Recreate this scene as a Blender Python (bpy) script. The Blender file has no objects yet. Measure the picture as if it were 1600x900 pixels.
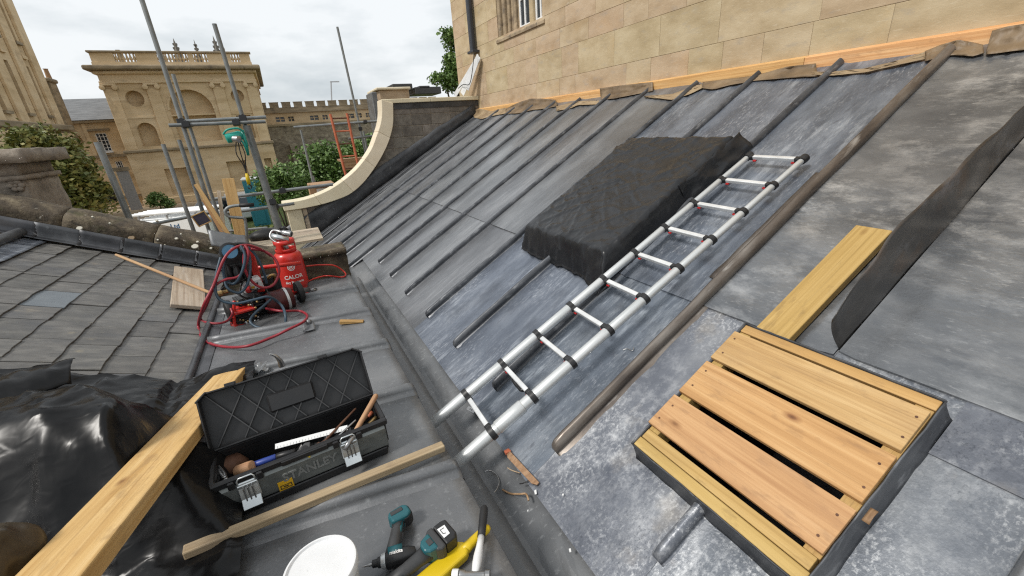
import bpy, bmesh, math, random
from math import sin, cos, tan, pi, radians as rad
from mathutils import Vector, Matrix, noise
random.seed(7)
V = Vector
sc = bpy.context.scene
COL = sc.collection

# ---------------------------------------------------------------- camera
FPX, PITCH, ROLL, YAW, SLOPE = 654.2, rad(21.275), rad(-4.033), rad(26.654), rad(29.206)
CAM = V((0, 0, 1.40))
fw = V((sin(YAW)*cos(PITCH), cos(YAW)*cos(PITCH), -sin(PITCH)))
rt = V((cos(YAW), -sin(YAW), 0)); up = rt.cross(fw)
R2 = cos(ROLL)*rt + sin(ROLL)*up
U2 = -sin(ROLL)*rt + cos(ROLL)*up
cd = bpy.data.cameras.new('camera'); cam = bpy.data.objects.new('camera', cd); COL.objects.link(cam)
cd.sensor_width = 36; cd.lens = FPX/1600*36; cd.clip_start = .02; cd.clip_end = 2000
cam.matrix_world = Matrix(((R2.x, U2.x, -fw.x, CAM.x), (R2.y, U2.y, -fw.y, CAM.y), (R2.z, U2.z, -fw.z, CAM.z), (0, 0, 0, 1)))
sc.camera = cam
sc.render.resolution_x, sc.render.resolution_y = 1024, 576

# ---------------------------------------------------------------- sky, sun, exposure
SUN_EL, SUN_AZ = rad(50), rad(-99)          # azimuth measured from +Y towards +X
w = bpy.data.worlds.new('World'); sc.world = w; w.use_nodes = True
nt = w.node_tree; nt.nodes.clear()
wo = nt.nodes.new('ShaderNodeOutputWorld'); bg = nt.nodes.new('ShaderNodeBackground')
sky = nt.nodes.new('ShaderNodeTexSky'); sky.sky_type = 'NISHITA'; sky.sun_disc = False
sky.sun_elevation = SUN_EL; sky.sun_rotation = SUN_AZ; sky.air_density = 1.5; sky.dust_density = 4
tc = nt.nodes.new('ShaderNodeTexCoord'); mp = nt.nodes.new('ShaderNodeMapping')
mp.inputs['Scale'].default_value = (1.2, 1.2, 3.4)
n1 = nt.nodes.new('ShaderNodeTexNoise'); n1.inputs['Scale'].default_value = 1.9; n1.inputs['Detail'].default_value = 7; n1.inputs['Roughness'].default_value = .55
rp = nt.nodes.new('ShaderNodeValToRGB')
rp.color_ramp.elements[0].position = .34; rp.color_ramp.elements[0].color = (4.9, 5.5, 5.9, 1)
rp.color_ramp.elements[1].position = .56; rp.color_ramp.elements[1].color = (8.5, 8.8, 9.0, 1)
mx = nt.nodes.new('ShaderNodeMix'); mx.data_type = 'RGBA'; mx.inputs[0].default_value = .92
L = nt.links.new
L(tc.outputs['Generated'], mp.inputs['Vector']); L(mp.outputs[0], n1.inputs['Vector']); L(n1.outputs['Fac'], rp.inputs[0])
L(sky.outputs[0], mx.inputs[6]); L(rp.outputs[0], mx.inputs[7]); L(mx.outputs[2], bg.inputs[0])
bg.inputs[1].default_value = .105
L(bg.outputs[0], wo.inputs[0])
sd = bpy.data.lights.new('sun', 'SUN'); sun = bpy.data.objects.new('sun', sd); COL.objects.link(sun)
sd.energy = 2.6; sd.angle = rad(12); sd.color = (1, .96, .9)
sdir = V((sin(SUN_AZ)*cos(SUN_EL), cos(SUN_AZ)*cos(SUN_EL), sin(SUN_EL)))
sun.rotation_euler = sdir.to_track_quat('Z', 'Y').to_euler()
sc.view_settings.view_transform = 'Standard'; sc.view_settings.look = 'None'
sc.cycles.use_denoising = False; sc.cycles.caustics_reflective = False; sc.cycles.caustics_refractive = False; sc.cycles.sample_clamp_indirect = 4
sc.cycles.pixel_filter_type = 'BLACKMAN_HARRIS'; sc.cycles.filter_width = 1.2
sc.view_settings.exposure = 0.12; sc.view_settings.gamma = 1

# ---------------------------------------------------------------- frames
NR = V((-sin(SLOPE), 0, cos(SLOPE))); UR = V((cos(SLOPE), 0, sin(SLOPE))); YR = V((0, 1, 0))
RO = CAM - 1.77*NR
def roof(u, v, h=0): return RO + u*UR + v*YR + h*NR
def ray(px, py): return (px-800)*R2 - (py-450)*U2 + FPX*fw
def at(px, py, kind, k):
    r = ray(px, py)
    if kind == 'x': t = k/r.x
    elif kind == 'y': t = k/r.y
    elif kind == 'z': t = (k-CAM.z)/r.z
    else: t = (-1.77+k)/NR.dot(r)
    return CAM + r*t
def frame(o, x, z):
    x = V(x).normalized(); z = V(z); y = z.cross(x).normalized(); z = x.cross(y)
    return Matrix(((x.x, y.x, z.x, o[0]), (x.y, y.y, z.y, o[1]), (x.z, y.z, z.z, o[2]), (0, 0, 0, 1)))
ROOFM = frame(RO, UR, NR)                   # local x = up the slope, y = along the wall, z = off the roof
I4 = Matrix.Identity(4)
def T(x, y, z): return Matrix.Translation((x, y, z))
def RX(a): return Matrix.Rotation(rad(a), 4, 'X')
def RY(a): return Matrix.Rotation(rad(a), 4, 'Y')
def RZ(a): return Matrix.Rotation(rad(a), 4, 'Z')

# ---------------------------------------------------------------- mesh builder
class MB:
    def __init__(s): s.v = []; s.f = []
    def add(s, vs, fs, M=I4):
        b = len(s.v); s.v += [M @ V(p) for p in vs]; s.f += [tuple(i+b for i in f) for f in fs]; return s
    def box(s, c, d, M=I4, j=0):
        x, y, z = d[0]/2, d[1]/2, d[2]/2
        vs = [V(c)+V((a*x+random.uniform(-j, j), b*y+random.uniform(-j, j), e*z+random.uniform(-j, j))) for e in (-1, 1) for b in (-1, 1) for a in (-1, 1)]
        return s.add(vs, [(0, 2, 3, 1), (4, 5, 7, 6), (0, 1, 5, 4), (2, 6, 7, 3), (0, 4, 6, 2), (1, 3, 7, 5)], M)
    def b2(s, x0, x1, y0, y1, z0, z1, M=I4): return s.box(((x0+x1)/2, (y0+y1)/2, (z0+z1)/2), (x1-x0, y1-y0, z1-z0), M)
    def prism(s, poly, d0, d1, M=I4):        # poly in local xy, extruded along z
        n = len(poly)
        vs = [(p[0], p[1], d0) for p in poly]+[(p[0], p[1], d1) for p in poly]
        fs = [tuple(range(n-1, -1, -1)), tuple(range(n, 2*n))]+[(i, (i+1) % n, n+(i+1) % n, n+i) for i in range(n)]
        return s.add(vs, fs, M)
    def lathe(s, prof, n=24, M=I4):
        vs = []; fs = []
        for r, z in prof: vs += [(r*cos(2*pi*i/n), r*sin(2*pi*i/n), z) for i in range(n)]
        for k in range(len(prof)-1):
            fs += [(k*n+i, k*n+(i+1) % n, (k+1)*n+(i+1) % n, (k+1)*n+i) for i in range(n)]
        fs += [tuple(range(n-1, -1, -1)), tuple((len(prof)-1)*n+i for i in range(n))]
        return s.add(vs, fs, M)
    def tube(s, pts, r, n=8, M=I4, sx=1, closed=False):
        pts = [V(p) for p in pts]; m = len(pts); rs = r if isinstance(r, (list, tuple)) else [r]*m
        tang = [((pts[min(i+1, m-1)]-pts[max(i-1, 0)]).normalized()) for i in range(m)]
        a = V((0, 0, 1)) if abs(tang[0].z) < .9 else V((1, 0, 0))
        nx = tang[0].cross(a).normalized(); vs = []; fs = []
        for i in range(m):
            t = tang[i]; nx = (nx-t*nx.dot(t)).normalized(); ny = t.cross(nx)
            vs += [pts[i]+rs[i]*(cos(2*pi*k/n)*nx*sx+sin(2*pi*k/n)*ny) for k in range(n)]
        for i in range(m-1): fs += [(i*n+k, i*n+(k+1) % n, (i+1)*n+(k+1) % n, (i+1)*n+k) for k in range(n)]
        fs += [tuple(range(n-1, -1, -1)), tuple((m-1)*n+k for k in range(n))]
        return s.add(vs, fs, M)
    def sweep(s, sec, pts, ups, M=I4):       # closed 2D section swept along pts, local axes (side, up)
        pts = [V(p) for p in pts]; m = len(pts); n = len(sec); vs = []; fs = []
        for i in range(m):
            t = (pts[min(i+1, m-1)]-pts[max(i-1, 0)]).normalized(); u_ = V(ups[i] if isinstance(ups, list) else ups)
            sd_ = t.cross(u_).normalized(); u_ = sd_.cross(t)
            vs += [pts[i]+a*sd_+b*u_ for a, b in sec]
        for i in range(m-1): fs += [(i*n+k, i*n+(k+1) % n, (i+1)*n+(k+1) % n, (i+1)*n+k) for k in range(n)]
        fs += [tuple(range(n-1, -1, -1)), tuple((m-1)*n+k for k in range(n))]
        return s.add(vs, fs, M)
    def grid(s, nu, nv, fn, M=I4, thick=0):
        b = [fn(i/nu, j/nv) for j in range(nv+1) for i in range(nu+1)]
        W_ = nu+1
        return s.add(b, [(j*W_+i, j*W_+i+1, (j+1)*W_+i+1, (j+1)*W_+i) for j in range(nv) for i in range(nu)], M)
    def mesh(s, name):
        me = bpy.data.meshes.new(name); me.from_pydata(s.v, [], s.f); me.update(); return me

WM = {}
def link(o, parent, M=I4):
    COL.objects.link(o)
    if parent is not None:
        o.parent = parent; o.matrix_parent_inverse = WM[parent.name].inverted()
    o.matrix_basis = M; WM[o.name] = M.copy()
def obj(name, mb, m, parent=None, M=I4, bevel=0, smooth=False, solid=0, seg=1, sub=0):
    me = mb if isinstance(mb, bpy.types.Mesh) else mb.mesh(name)
    if not me.materials: me.materials.append(m)
    if not isinstance(mb, bpy.types.Mesh):
        bm = bmesh.new(); bm.from_mesh(me)
        if not solid: bmesh.ops.recalc_face_normals(bm, faces=bm.faces)
        bm.to_mesh(me); bm.free()
        if smooth: me.polygons.foreach_set('use_smooth', [True]*len(me.polygons))
    o = bpy.data.objects.new(name, me); link(o, parent, M)
    if solid:
        d = o.modifiers.new('s', 'SOLIDIFY'); d.thickness = solid; d.offset = 0
    if sub:
        d = o.modifiers.new('u', 'SUBSURF'); d.levels = d.render_levels = sub
    if bevel:
        d = o.modifiers.new('b', 'BEVEL'); d.width = bevel; d.segments = seg; d.limit_method = 'ANGLE'; d.angle_limit = rad(40)
    if smooth == 'auto':
        d = me.set_sharp_from_angle(angle=rad(40))
    return o
def tag(o, label, cat, group=None):
    o['label'] = label; o['category'] = cat
    if group: o['group'] = group
    return o
def thing(name, label, cat, loc=(0, 0, 0), group=None):
    o = bpy.data.objects.new(name, None); o.empty_display_size = .1
    link(o, None, Matrix.Translation(loc)); return tag(o, label, cat, group)
def struct(o, kind='structure'): o['kind'] = kind; return o

# ---------------------------------------------------------------- materials
def nod(t, ty, **k):
    n = t.nodes.new(ty)
    for a, b in k.items(): setattr(n, a, b)
    return n
def mat(name, cols, scale=(4, 4, 4), detail=6, rough=(.5, .6), metal=0, bump=.0, bscale=60, layers=(), rnd=0, coat=0, rot=(0, 0, 0), lo=.3, hi=.7, spec=.5, dist=0, trans=0, bdist=.004):
    m = bpy.data.materials.new(name); m.use_nodes = True; t = m.node_tree; t.nodes.clear()
    out = nod(t, 'ShaderNodeOutputMaterial'); b = nod(t, 'ShaderNodeBsdfPrincipled'); k = t.links.new
    k(b.outputs[0], out.inputs[0])
    tc = nod(t, 'ShaderNodeTexCoord'); mp0 = nod(t, 'ShaderNodeMapping')
    mp0.inputs['Rotation'].default_value = rot
    oi = nod(t, 'ShaderNodeObjectInfo')
    cm = nod(t, 'ShaderNodeCombineXYZ'); ml = nod(t, 'ShaderNodeMath', operation='MULTIPLY'); ml.inputs[1].default_value = 37.0 if rnd else 0
    k(oi.outputs['Random'], ml.inputs[0]); k(ml.outputs[0], cm.inputs[0]); k(ml.outputs[0], cm.inputs[1])
    ad = nod(t, 'ShaderNodeVectorMath', operation='ADD'); k(tc.outputs['Object'], ad.inputs[0]); k(cm.outputs[0], ad.inputs[1])
    k(ad.outputs[0], mp0.inputs['Vector'])
    def nz(s, det=6, r=.6, d=0):
        mp = nod(t, 'ShaderNodeMapping'); mp.inputs['Scale'].default_value = s if isinstance(s, (tuple, list)) else (s, s, s)
        n = nod(t, 'ShaderNodeTexNoise'); n.inputs['Scale'].default_value = 1; n.inputs['Detail'].default_value = det; n.inputs['Roughness'].default_value = r
        n.inputs['Distortion'].default_value = d
        k(mp0.outputs[0], mp.inputs[0]); k(mp.outputs[0], n.inputs['Vector']); return n.outputs['Fac']
    base = nz(scale, detail, .6, dist)
    r = nod(t, 'ShaderNodeValToRGB'); els = r.color_ramp.elements
    n = len(cols)
    els[0].position = lo; els[0].color = (*cols[0], 1); els[1].position = hi; els[1].color = (*cols[-1], 1)
    for i in range(1, n-1):
        e = els.new(lo+(hi-lo)*i/(n-1)); e.color = (*cols[i], 1)
    k(base, r.inputs[0]); c = r.outputs[0]
    for ly in layers:                       # (colour, scale, lo, hi, strength[, detail])
        f_ = nz(ly[1], ly[5] if len(ly) > 5 else 5, .6 if len(ly) < 7 else .72)
        q = nod(t, 'ShaderNodeMapRange'); q.inputs[1].default_value = ly[2]; q.inputs[2].default_value = ly[3]; q.inputs[3].default_value = 0; q.inputs[4].default_value = ly[4]; q.clamp = True
        k(f_, q.inputs[0])
        if len(ly) > 6:
            q_ = nod(t, 'ShaderNodeMapRange'); q_.inputs[1].default_value = .42; q_.inputs[2].default_value = .62; q_.clamp = True; k(nz(ly[6], 4, .5), q_.inputs[0])
            mu_ = nod(t, 'ShaderNodeMath', operation='MULTIPLY'); k(q.outputs[0], mu_.inputs[0]); k(q_.outputs[0], mu_.inputs[1]); q = mu_
        x = nod(t, 'ShaderNodeMix', data_type='RGBA'); k(q.outputs[0], x.inputs[0]); k(c, x.inputs[6]); x.inputs[7].default_value = (*ly[0], 1); c = x.outputs[2]
    if rnd:
        h = nod(t, 'ShaderNodeHueSaturation'); q = nod(t, 'ShaderNodeMapRange'); q.inputs[3].default_value = 1-rnd; q.inputs[4].default_value = 1+rnd
        k(oi.outputs['Random'], q.inputs[0]); k(q.outputs[0], h.inputs['Value']); k(c, h.inputs['Color'])
        q2 = nod(t, 'ShaderNodeMath', operation='MULTIPLY_ADD'); q2.inputs[1].default_value = .02; q2.inputs[2].default_value = .49
        fr = nod(t, 'ShaderNodeMath', operation='FRACT'); mu = nod(t, 'ShaderNodeMath', operation='MULTIPLY'); mu.inputs[1].default_value = 7.31
        k(oi.outputs['Random'], mu.inputs[0]); k(mu.outputs[0], fr.inputs[0]); k(fr.outputs[0], q2.inputs[0]); k(q2.outputs[0], h.inputs['Hue'])
        c = h.outputs[0]
    k(c, b.inputs['Base Color'])
    b.inputs['Metallic'].default_value = metal; b.inputs['Specular IOR Level'].default_value = spec
    b.inputs['Coat Weight'].default_value = coat; b.inputs['Coat Roughness'].default_value = .15
    b.inputs['Transmission Weight'].default_value = trans
    q = nod(t, 'ShaderNodeMapRange'); q.inputs[1].default_value = .3; q.inputs[2].default_value = .7; q.inputs[3].default_value = rough[0]; q.inputs[4].default_value = rough[1]
    k(base, q.inputs[0]); k(q.outputs[0], b.inputs['Roughness'])
    if bump:
        bf = nz(bscale, 5, .6); bn = nod(t, 'ShaderNodeBump'); bn.inputs['Strength'].default_value = bump; bn.inputs['Distance'].default_value = bdist
        k(bf, bn.inputs['Height']); k(bn.outputs[0], b.inputs['Normal'])
    return m
def flat(name, c, rough=.5, metal=0, bump=.0, bscale=80, coat=0, var=.12, scale=(9, 9, 9)):
    a = tuple(max(0, x*(1-var)) for x in c); d = tuple(min(1, x*(1+var)) for x in c)
    return mat(name, [a, d], scale, 5, (max(.02, rough-.08), rough+.08), metal, bump, bscale, coat=coat)
MT = {}
RR = (0, -SLOPE, 0)
# lead in the state of each area: new grey, streaked blue with white bloom, mottled
MT['lead_new'] = mat('lead_new', [(.11, .114, .122), (.175, .181, .192), (.27, .278, .29)], (1.1, 2.4, 3), 10, (.26, .42), .42, .12, (14, 60, 14), [((.48, .495, .515), (2.5, 24, 8), .50, .74, .55, 11, (1, 1.3, 1)), ((.115, .12, .13), (4, 9, 5), .54, .72, .5, 8)], rnd=.06)
MT['lead_blue'] = mat('lead_blue', [(.085, .10, .128), (.15, .172, .21), (.25, .275, .315)], (1.5, 4, 4), 11, (.24, .44), .42, .2, (16, 80, 16), [((.52, .56, .61), (3.2, 19, 10), .49, .65, .75, 13, (1.1, 1.4, 1)), ((.68, .70, .74), (22, 62, 30), .52, .65, .5, 8, (1.7, 1.9, 1)), ((.06, .07, .088), (1.6, 2.6, 3), .53, .68, .65, 10), ((.09, .10, .125), (12, 34, 20), .55, .7, .6, 9)], rnd=.06)
MT['lead_mottle'] = mat('lead_mottle', [(.085, .095, .115), (.15, .163, .187), (.26, .272, .288)], (2.2, 3, 4), 12, (.3, .54), .35, .35, (70, 70, 70), [((.52, .53, .545), (13, 16, 14), .48, .64, .7, 14, (1.3, 1.5, 1)), ((.64, .65, .66), (48, 60, 60), .50, .62, .6, 8, (2.1, 2.3, 1)), ((.05, .06, .08), (2.1, 2.5, 3), .51, .64, .8, 12, (3, 3, 3)), ((.035, .042, .055), (75, 90, 90), .53, .64, .65, 6, (1.7, 1.9, 2)), ((.42, .36, .29), (1.9, 2.6, 2), .60, .74, .45)], rnd=.05)
MT['lead_pale'] = mat('lead_pale', [(.10, .107, .118), (.178, .185, .195), (.31, .315, .322)], (2.4, 1.5, 3), 12, (.16, .33), .55, .3, (36, 22, 24), [((.70, .70, .695), (9, 5, 10), .47, .66, .75, 13, (1.6, .9, 1)), ((.075, .083, .10), (5, 1.7, 3), .51, .66, .65, 12, (2.5, 1.4, 2)), ((.72, .72, .71), (70, 22, 60), .55, .68, .35, 8, (3, 1.6, 2)), ((.40, .36, .31), (1.6, 1.3, 2), .60, .76, .35)])  # white patches are pale bloom plus bright sheen painted into the colour
MT['lead_roll'] = mat('lead_roll', [(.04, .043, .05), (.08, .085, .095), (.15, .156, .168)], (4, 9, 9), 8, (.3, .5), .35, .25, (30, 30, 30), [((.4, .41, .43), (7, 40, 20), .56, .72, .5)])
MT['lead_brown'] = mat('lead_brown', [(.075, .062, .055), (.15, .125, .105), (.26, .235, .21)], (2.2, 9, 9), 7, (.26, .42), .5, .15, (20, 30, 20), [((.5, .48, .45), (3, 14, 14), .62, .72, .6)])
MT['lead_flap'] = mat('lead_flap', [(.045, .042, .04), (.085, .08, .075), (.16, .152, .145)], (2.5, 4, 4), 9, (.22, .42), .6, .25, (16, 16, 16), [((.30, .32, .37), (5, 8, 8), .54, .68, .55, 10, (2.2, 3, 3)), ((.15, .09, .05), (5, 5, 5), .55, .72, .5)])  # bluish patches are painted reflections, the brown ones are stain
MT['lead_deck'] = mat('lead_deck', [(.105, .11, .116), (.155, .16, .167), (.22, .225, .231)], (2.2, 2.2, 3), 11, (.34, .52), .4, .25, (70, 70, 70), [((.33, .34, .345), (30, 30, 30), .58, .72, .5, 8), ((.09, .09, .095), (3, 2, 3), .57, .74, .5), ((.42, .42, .42), (120, 120, 120), .68, .74, .5)], rnd=.04)
MT['lead_gutter'] = mat('lead_gutter', [(.10, .104, .11), (.145, .15, .156), (.205, .21, .216)], (2.6, 1.2, 3), 9, (.4, .58), .2, .2, (60, 60, 60), [((.40, .41, .415), (22, 40, 22), .58, .72, .5, 8), ((.10, .10, .10), (3.4, 1.6, 3), .57, .7, .6)])
MT['lead_dark'] = mat('lead_dark', [(.035, .037, .042), (.07, .073, .08), (.115, .12, .13)], (3, 5, 4), 7, (.35, .55), .3, .25, (30, 30, 30), [((.25, .26, .27), (14, 22, 14), .62, .74, .5)], rnd=.1)
MT['slate'] = mat('slate', [(.075, .073, .07), (.125, .121, .114), (.185, .18, .168)], (6, 13, 10), 8, (.45, .65), 0, .35, (16, 40, 20), [((.30, .26, .18), (7, 9, 7), .64, .76, .55), ((.10, .105, .12), (2, 2, 2), .5, .7, .5), ((.05, .048, .045), (10, 40, 14), .57, .7, .6, 8)], rnd=.17)
MT['slate_blue'] = mat('slate_blue', [(.125, .145, .165), (.175, .198, .218)], (9, 20, 12), 7, (.4, .6), 0, .3, (12, 60, 20))
MT['ashlar'] = mat('ashlar', [(.36, .265, .155), (.46, .355, .225), (.54, .435, .295)], (2.4, 2.4, 5), 8, (.75, .9), 0, .35, (40, 40, 90), [((.46, .29, .12), (1.5, 1.5, 2), .57, .75, .4), ((.34, .30, .25), (5, 5, 14), .56, .72, .45), ((.66, .57, .43), (14, 14, 60), .58, .74, .4), ((.25, .21, .17), (60, 60, 60), .66, .74, .4)], rnd=.03)
MT['mortar'] = flat('mortar', (.58, .49, .36), .9, 0, .3)
MT['stain_stone'] = mat('stain_stone', [(.16, .12, .085), (.31, .24, .155), (.46, .36, .24)], (5, 5, 9), 7, (.8, .9), 0, .3, 40, [((.08, .07, .06), (9, 9, 5), .56, .7, .7)])
MT['coping'] = mat('coping', [(.62, .54, .39), (.70, .63, .48)], (4, 4, 4), 6, (.7, .8), 0, .15, 90, [((.52, .42, .28), (3, 3, 3), .6, .75, .4)], rnd=.05)
MT['oldstone'] = mat('oldstone', [(.035, .027, .019), (.09, .07, .047), (.20, .165, .11)], (7, 7, 7), 10, (.8, .95), 0, .9, (34, 34, 34), [((.30, .255, .18), (4, 4, 4), .58, .72, .6), ((.055, .06, .02), (6, 6, 6), .56, .68, .55), ((.42, .40, .34), (26, 26, 26), .66, .71, .8), ((.02, .017, .013), (11, 11, 11), .58, .68, .7)], bdist=.012)
MT['lichen'] = flat('lichen', (.62, .60, .52), .9, 0, .4, 120)
MT['mortar_dark'] = flat('mortar_dark', (.27, .23, .18), .95, 0, .4)
MT['pedestal'] = mat('pedestal', [(.15, .125, .10), (.26, .22, .18), (.36, .32, .27)], (5, 5, 7), 9, (.8, .95), 0, .8, (30, 30, 30), [((.08, .065, .05), (4, 4, 4), .57, .7, .7), ((.42, .37, .28), (9, 9, 9), .6, .7, .5)], bdist=.01)
MT['block'] = mat('block', [(.13, .115, .10), (.20, .18, .155), (.27, .245, .215)], (9, 9, 9), 8, (.85, .95), 0, .6, 70, rnd=.22)
def wood(name, c0, c1, c2, knots=True, rough=.6):
    ls = [(c0, (1.1, 55, 55), .48, .66, .8), (tuple(x*.68 for x in c0), (.6, 150, 150), .56, .70, .6, 6), ((c1[0]*.55, c1[1]*.52, c1[2]*.55), (9, 22, 20), .56, .70, .55, 10), ((c1[0]*.7, c1[1]*.72, c1[2]*.9), (2.5, 6, 6), .55, .72, .35, 6)]
    m = mat(name, [c0, c1, c2], (.8, 15, 15), 6, (rough, rough+.15), 0, .3, (3, 130, 130), ls, rnd=.09, dist=1.4)
    if knots:
        t = m.node_tree; k = t.links.new; b_ = next(n for n in t.nodes if n.type == 'BSDF_PRINCIPLED'); hs_ = b_.inputs['Base Color'].links[0].from_socket
        m0 = next(n for n in t.nodes if n.type == 'MAPPING'); mp_ = nod(t, 'ShaderNodeMapping'); mp_.inputs['Scale'].default_value = (4.2, 8.5, .2); k(m0.outputs[0], mp_.inputs[0])
        vo = nod(t, 'ShaderNodeTexVoronoi'); vo.inputs['Scale'].default_value = 1; k(mp_.outputs[0], vo.inputs['Vector'])
        sp = nod(t, 'ShaderNodeSeparateColor'); k(vo.outputs['Color'], sp.inputs[0])
        for r0, r1, col, th_ in ((.05, .17, (c0[0]*.62, c0[1]*.5, c0[2]*.45), .62), (.0, .085, (c0[0]*.22, c0[1]*.15, c0[2]*.13), .62)):
            q = nod(t, 'ShaderNodeMapRange'); q.inputs[1].default_value = r0; q.inputs[2].default_value = r1; q.inputs[3].default_value = .85; q.inputs[4].default_value = 0; q.clamp = True; k(vo.outputs['Distance'], q.inputs[0])
            g = nod(t, 'ShaderNodeMath', operation='GREATER_THAN'); g.inputs[1].default_value = th_; k(sp.outputs[0], g.inputs[0])
            mu = nod(t, 'ShaderNodeMath', operation='MULTIPLY'); k(q.outputs[0], mu.inputs[0]); k(g.outputs[0], mu.inputs[1])
            x = nod(t, 'ShaderNodeMix', data_type='RGBA'); k(mu.outputs[0], x.inputs[0]); k(hs_, x.inputs[6]); x.inputs[7].default_value = (*col, 1); hs_ = x.outputs[2]
        k(hs_, b_.inputs['Base Color'])
    return m
MT['pine'] = wood('pine', (.40, .225, .086), (.52, .322, .138), (.60, .40, .195))
MT['pine_pink'] = wood('pine_pink', (.38, .19, .072), (.49, .268, .115), (.56, .34, .165))
MT['treated'] = wood('treated', (.35, .212, .06), (.45, .288, .096), (.53, .362, .145))
MT['plank'] = wood('plank', (.46, .275, .09), (.58, .385, .15), (.66, .47, .22))
MT['batten'] = wood('batten', (.27, .19, .115), (.38, .28, .18), (.47, .37, .25), False)
MT['greywood'] = wood('greywood', (.36, .28, .19), (.50, .42, .31), (.58, .51, .41), False)
MT['handle'] = wood('handle', (.38, .2, .10), (.50, .30, .16), (.56, .36, .21), False)
MT['brownstrip'] = wood('brownstrip', (.22, .13, .06), (.33, .21, .11), (.4, .28, .17), False)
MT['paper'] = mat('paper', [(.17, .115, .06), (.28, .2, .115), (.36, .27, .16)], (4, 4, 4), 6, (.55, .7), 0, .3, 50)
MT['paper_dark'] = mat('paper_dark', [(.09, .06, .032), (.16, .108, .06), (.24, .17, .10)], (4, 4, 4), 6, (.45, .6), 0, .4, 40)
MT['fillet'] = wood('fillet', (.52, .27, .095), (.67, .39, .16), (.72, .47, .23))
def plastic_black(name, c0, c1, rough=.28, bs=14, st=.5):
    m = mat(name, [c0, c1], (5, 5, 5), 6, (rough, rough+.16), 0, 0, 10)
    t = m.node_tree; k = t.links.new; b = next(n for n in t.nodes if n.type == 'BSDF_PRINCIPLED'); b.inputs['Specular IOR Level'].default_value = .36; tc = next(n for n in t.nodes if n.type == 'TEX_COORD')
    prev = None
    wn = nod(t, 'ShaderNodeTexNoise'); wn.inputs['Scale'].default_value = 4; wn.inputs['Detail'].default_value = 3
    mxv = nod(t, 'ShaderNodeMix', data_type='VECTOR'); mxv.inputs[0].default_value = .12
    k(tc.outputs['Object'], wn.inputs['Vector']); k(tc.outputs['Object'], mxv.inputs[4]); k(wn.outputs['Color'], mxv.inputs[5])
    for sc_, dd, dt in ((bs*.45, .02, 2), (bs, .007, 3), (bs*2.6, .0022, 4)):
        vo = nod(t, 'ShaderNodeTexNoise'); vo.noise_type = 'RIDGED_MULTIFRACTAL'; vo.inputs['Scale'].default_value = sc_; vo.inputs['Detail'].default_value = dt; vo.inputs['Distortion'].default_value = .6
        mpp = nod(t, 'ShaderNodeMapping'); mpp.inputs['Scale'].default_value = (1, 2.1, 1); mpp.inputs['Rotation'].default_value = (0, 0, sc_)
        k(mxv.outputs[1], mpp.inputs[0]); k(mpp.outputs[0], vo.inputs['Vector'])
        bn = nod(t, 'ShaderNodeBump'); bn.inputs['Strength'].default_value = st; bn.inputs['Distance'].default_value = dd; k(vo.outputs[0], bn.inputs['Height'])
        if prev: k(prev.outputs[0], bn.inputs['Normal'])
        prev = bn
    k(prev.outputs[0], b.inputs['Normal']); return m
MT['poly'] = plastic_black('poly', (.013, .0138, .0155), (.024, .025, .0275), .2, 9, .6)
next(n for n in MT['poly'].node_tree.nodes if n.type == 'BSDF_PRINCIPLED').inputs['Specular IOR Level'].default_value = .3
MT['poly_bag'] = plastic_black('poly_bag', (.005, .005, .0055), (.012, .012, .0125), .2, 6, .9)
next(n for n in MT['poly_bag'].node_tree.nodes if n.type == 'BSDF_PRINCIPLED').inputs['Specular IOR Level'].default_value = .22
MT['poly_brown'] = plastic_black('poly_brown', (.03, .022, .014), (.08, .06, .035), .25, 7, .4)
MT['alu'] = mat('alu', [(.55, .57, .57), (.66, .67, .67)], (3, 30, 30), 6, (.34, .46), .55, .05, (10, 60, 60), [((.35, .35, .35), (9, 60, 60), .68, .75, .5)])
MT['rung'] = flat('rung', (.74, .75, .75), .38, .45)
MT['blackplastic'] = flat('blackplastic', (.014, .014, .015), .42, 0, .1, 200)
MT['blackmetal'] = flat('blackmetal', (.022, .022, .023), .35, .4, .15)
MT['rubber'] = flat('rubber', (.016, .016, .017), .62)
MT['redplastic'] = flat('redplastic', (.45, .02, .02), .35)
MT['redpaint'] = mat('redpaint', [(.50, .018, .012), (.62, .03, .02)], (6, 6, 6), 6, (.28, .4), 0, .06, 30, [((.2, .02, .015), (14, 14, 14), .66, .72, .5)], coat=.25)
MT['redframe'] = mat('redframe', [(.28, .014, .012), (.42, .02, .016)], (9, 9, 9), 6, (.32, .5), .1, .1, 40, [((.06, .02, .015), (18, 18, 18), .6, .7, .6)])
MT['whiteprint'] = flat('whiteprint', (.8, .78, .76), .5, var=.04)
MT['hosered'] = flat('hosered', (.27, .018, .03), .42)
MT['hoseorange'] = flat('hoseorange', (.5, .03, .02), .4)
MT['hoseblue'] = flat('hoseblue', (.035, .065, .095), .42)
MT['steel'] = mat('steel', [(.26, .26, .26), (.45, .45, .45)], (9, 9, 9), 6, (.25, .42), .85, .1, 60)
MT['chrome'] = mat('chrome', [(.5, .53, .54), (.72, .75, .75)], (5, 5, 5), 5, (.2, .34), .8)
MT['rust'] = mat('rust', [(.07, .03, .018), (.17, .085, .05)], (12, 12, 12), 7, (.6, .8), .3, .4, 60)
MT['brass'] = flat('brass', (.42, .28, .12), .35, .8)
MT['tealpaint'] = flat('tealpaint', (.012, .095, .115), .38, 0, .05)
MT['darkgrey'] = flat('darkgrey', (.04, .041, .043), .5)
MT['yellow'] = mat('yellow', [(.60, .42, .008), (.70, .50, .012)], (5, 5, 5), 5, (.35, .48), 0, .08, 40, [((.38, .27, .03), (16, 16, 16), .64, .72, .5)])
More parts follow.
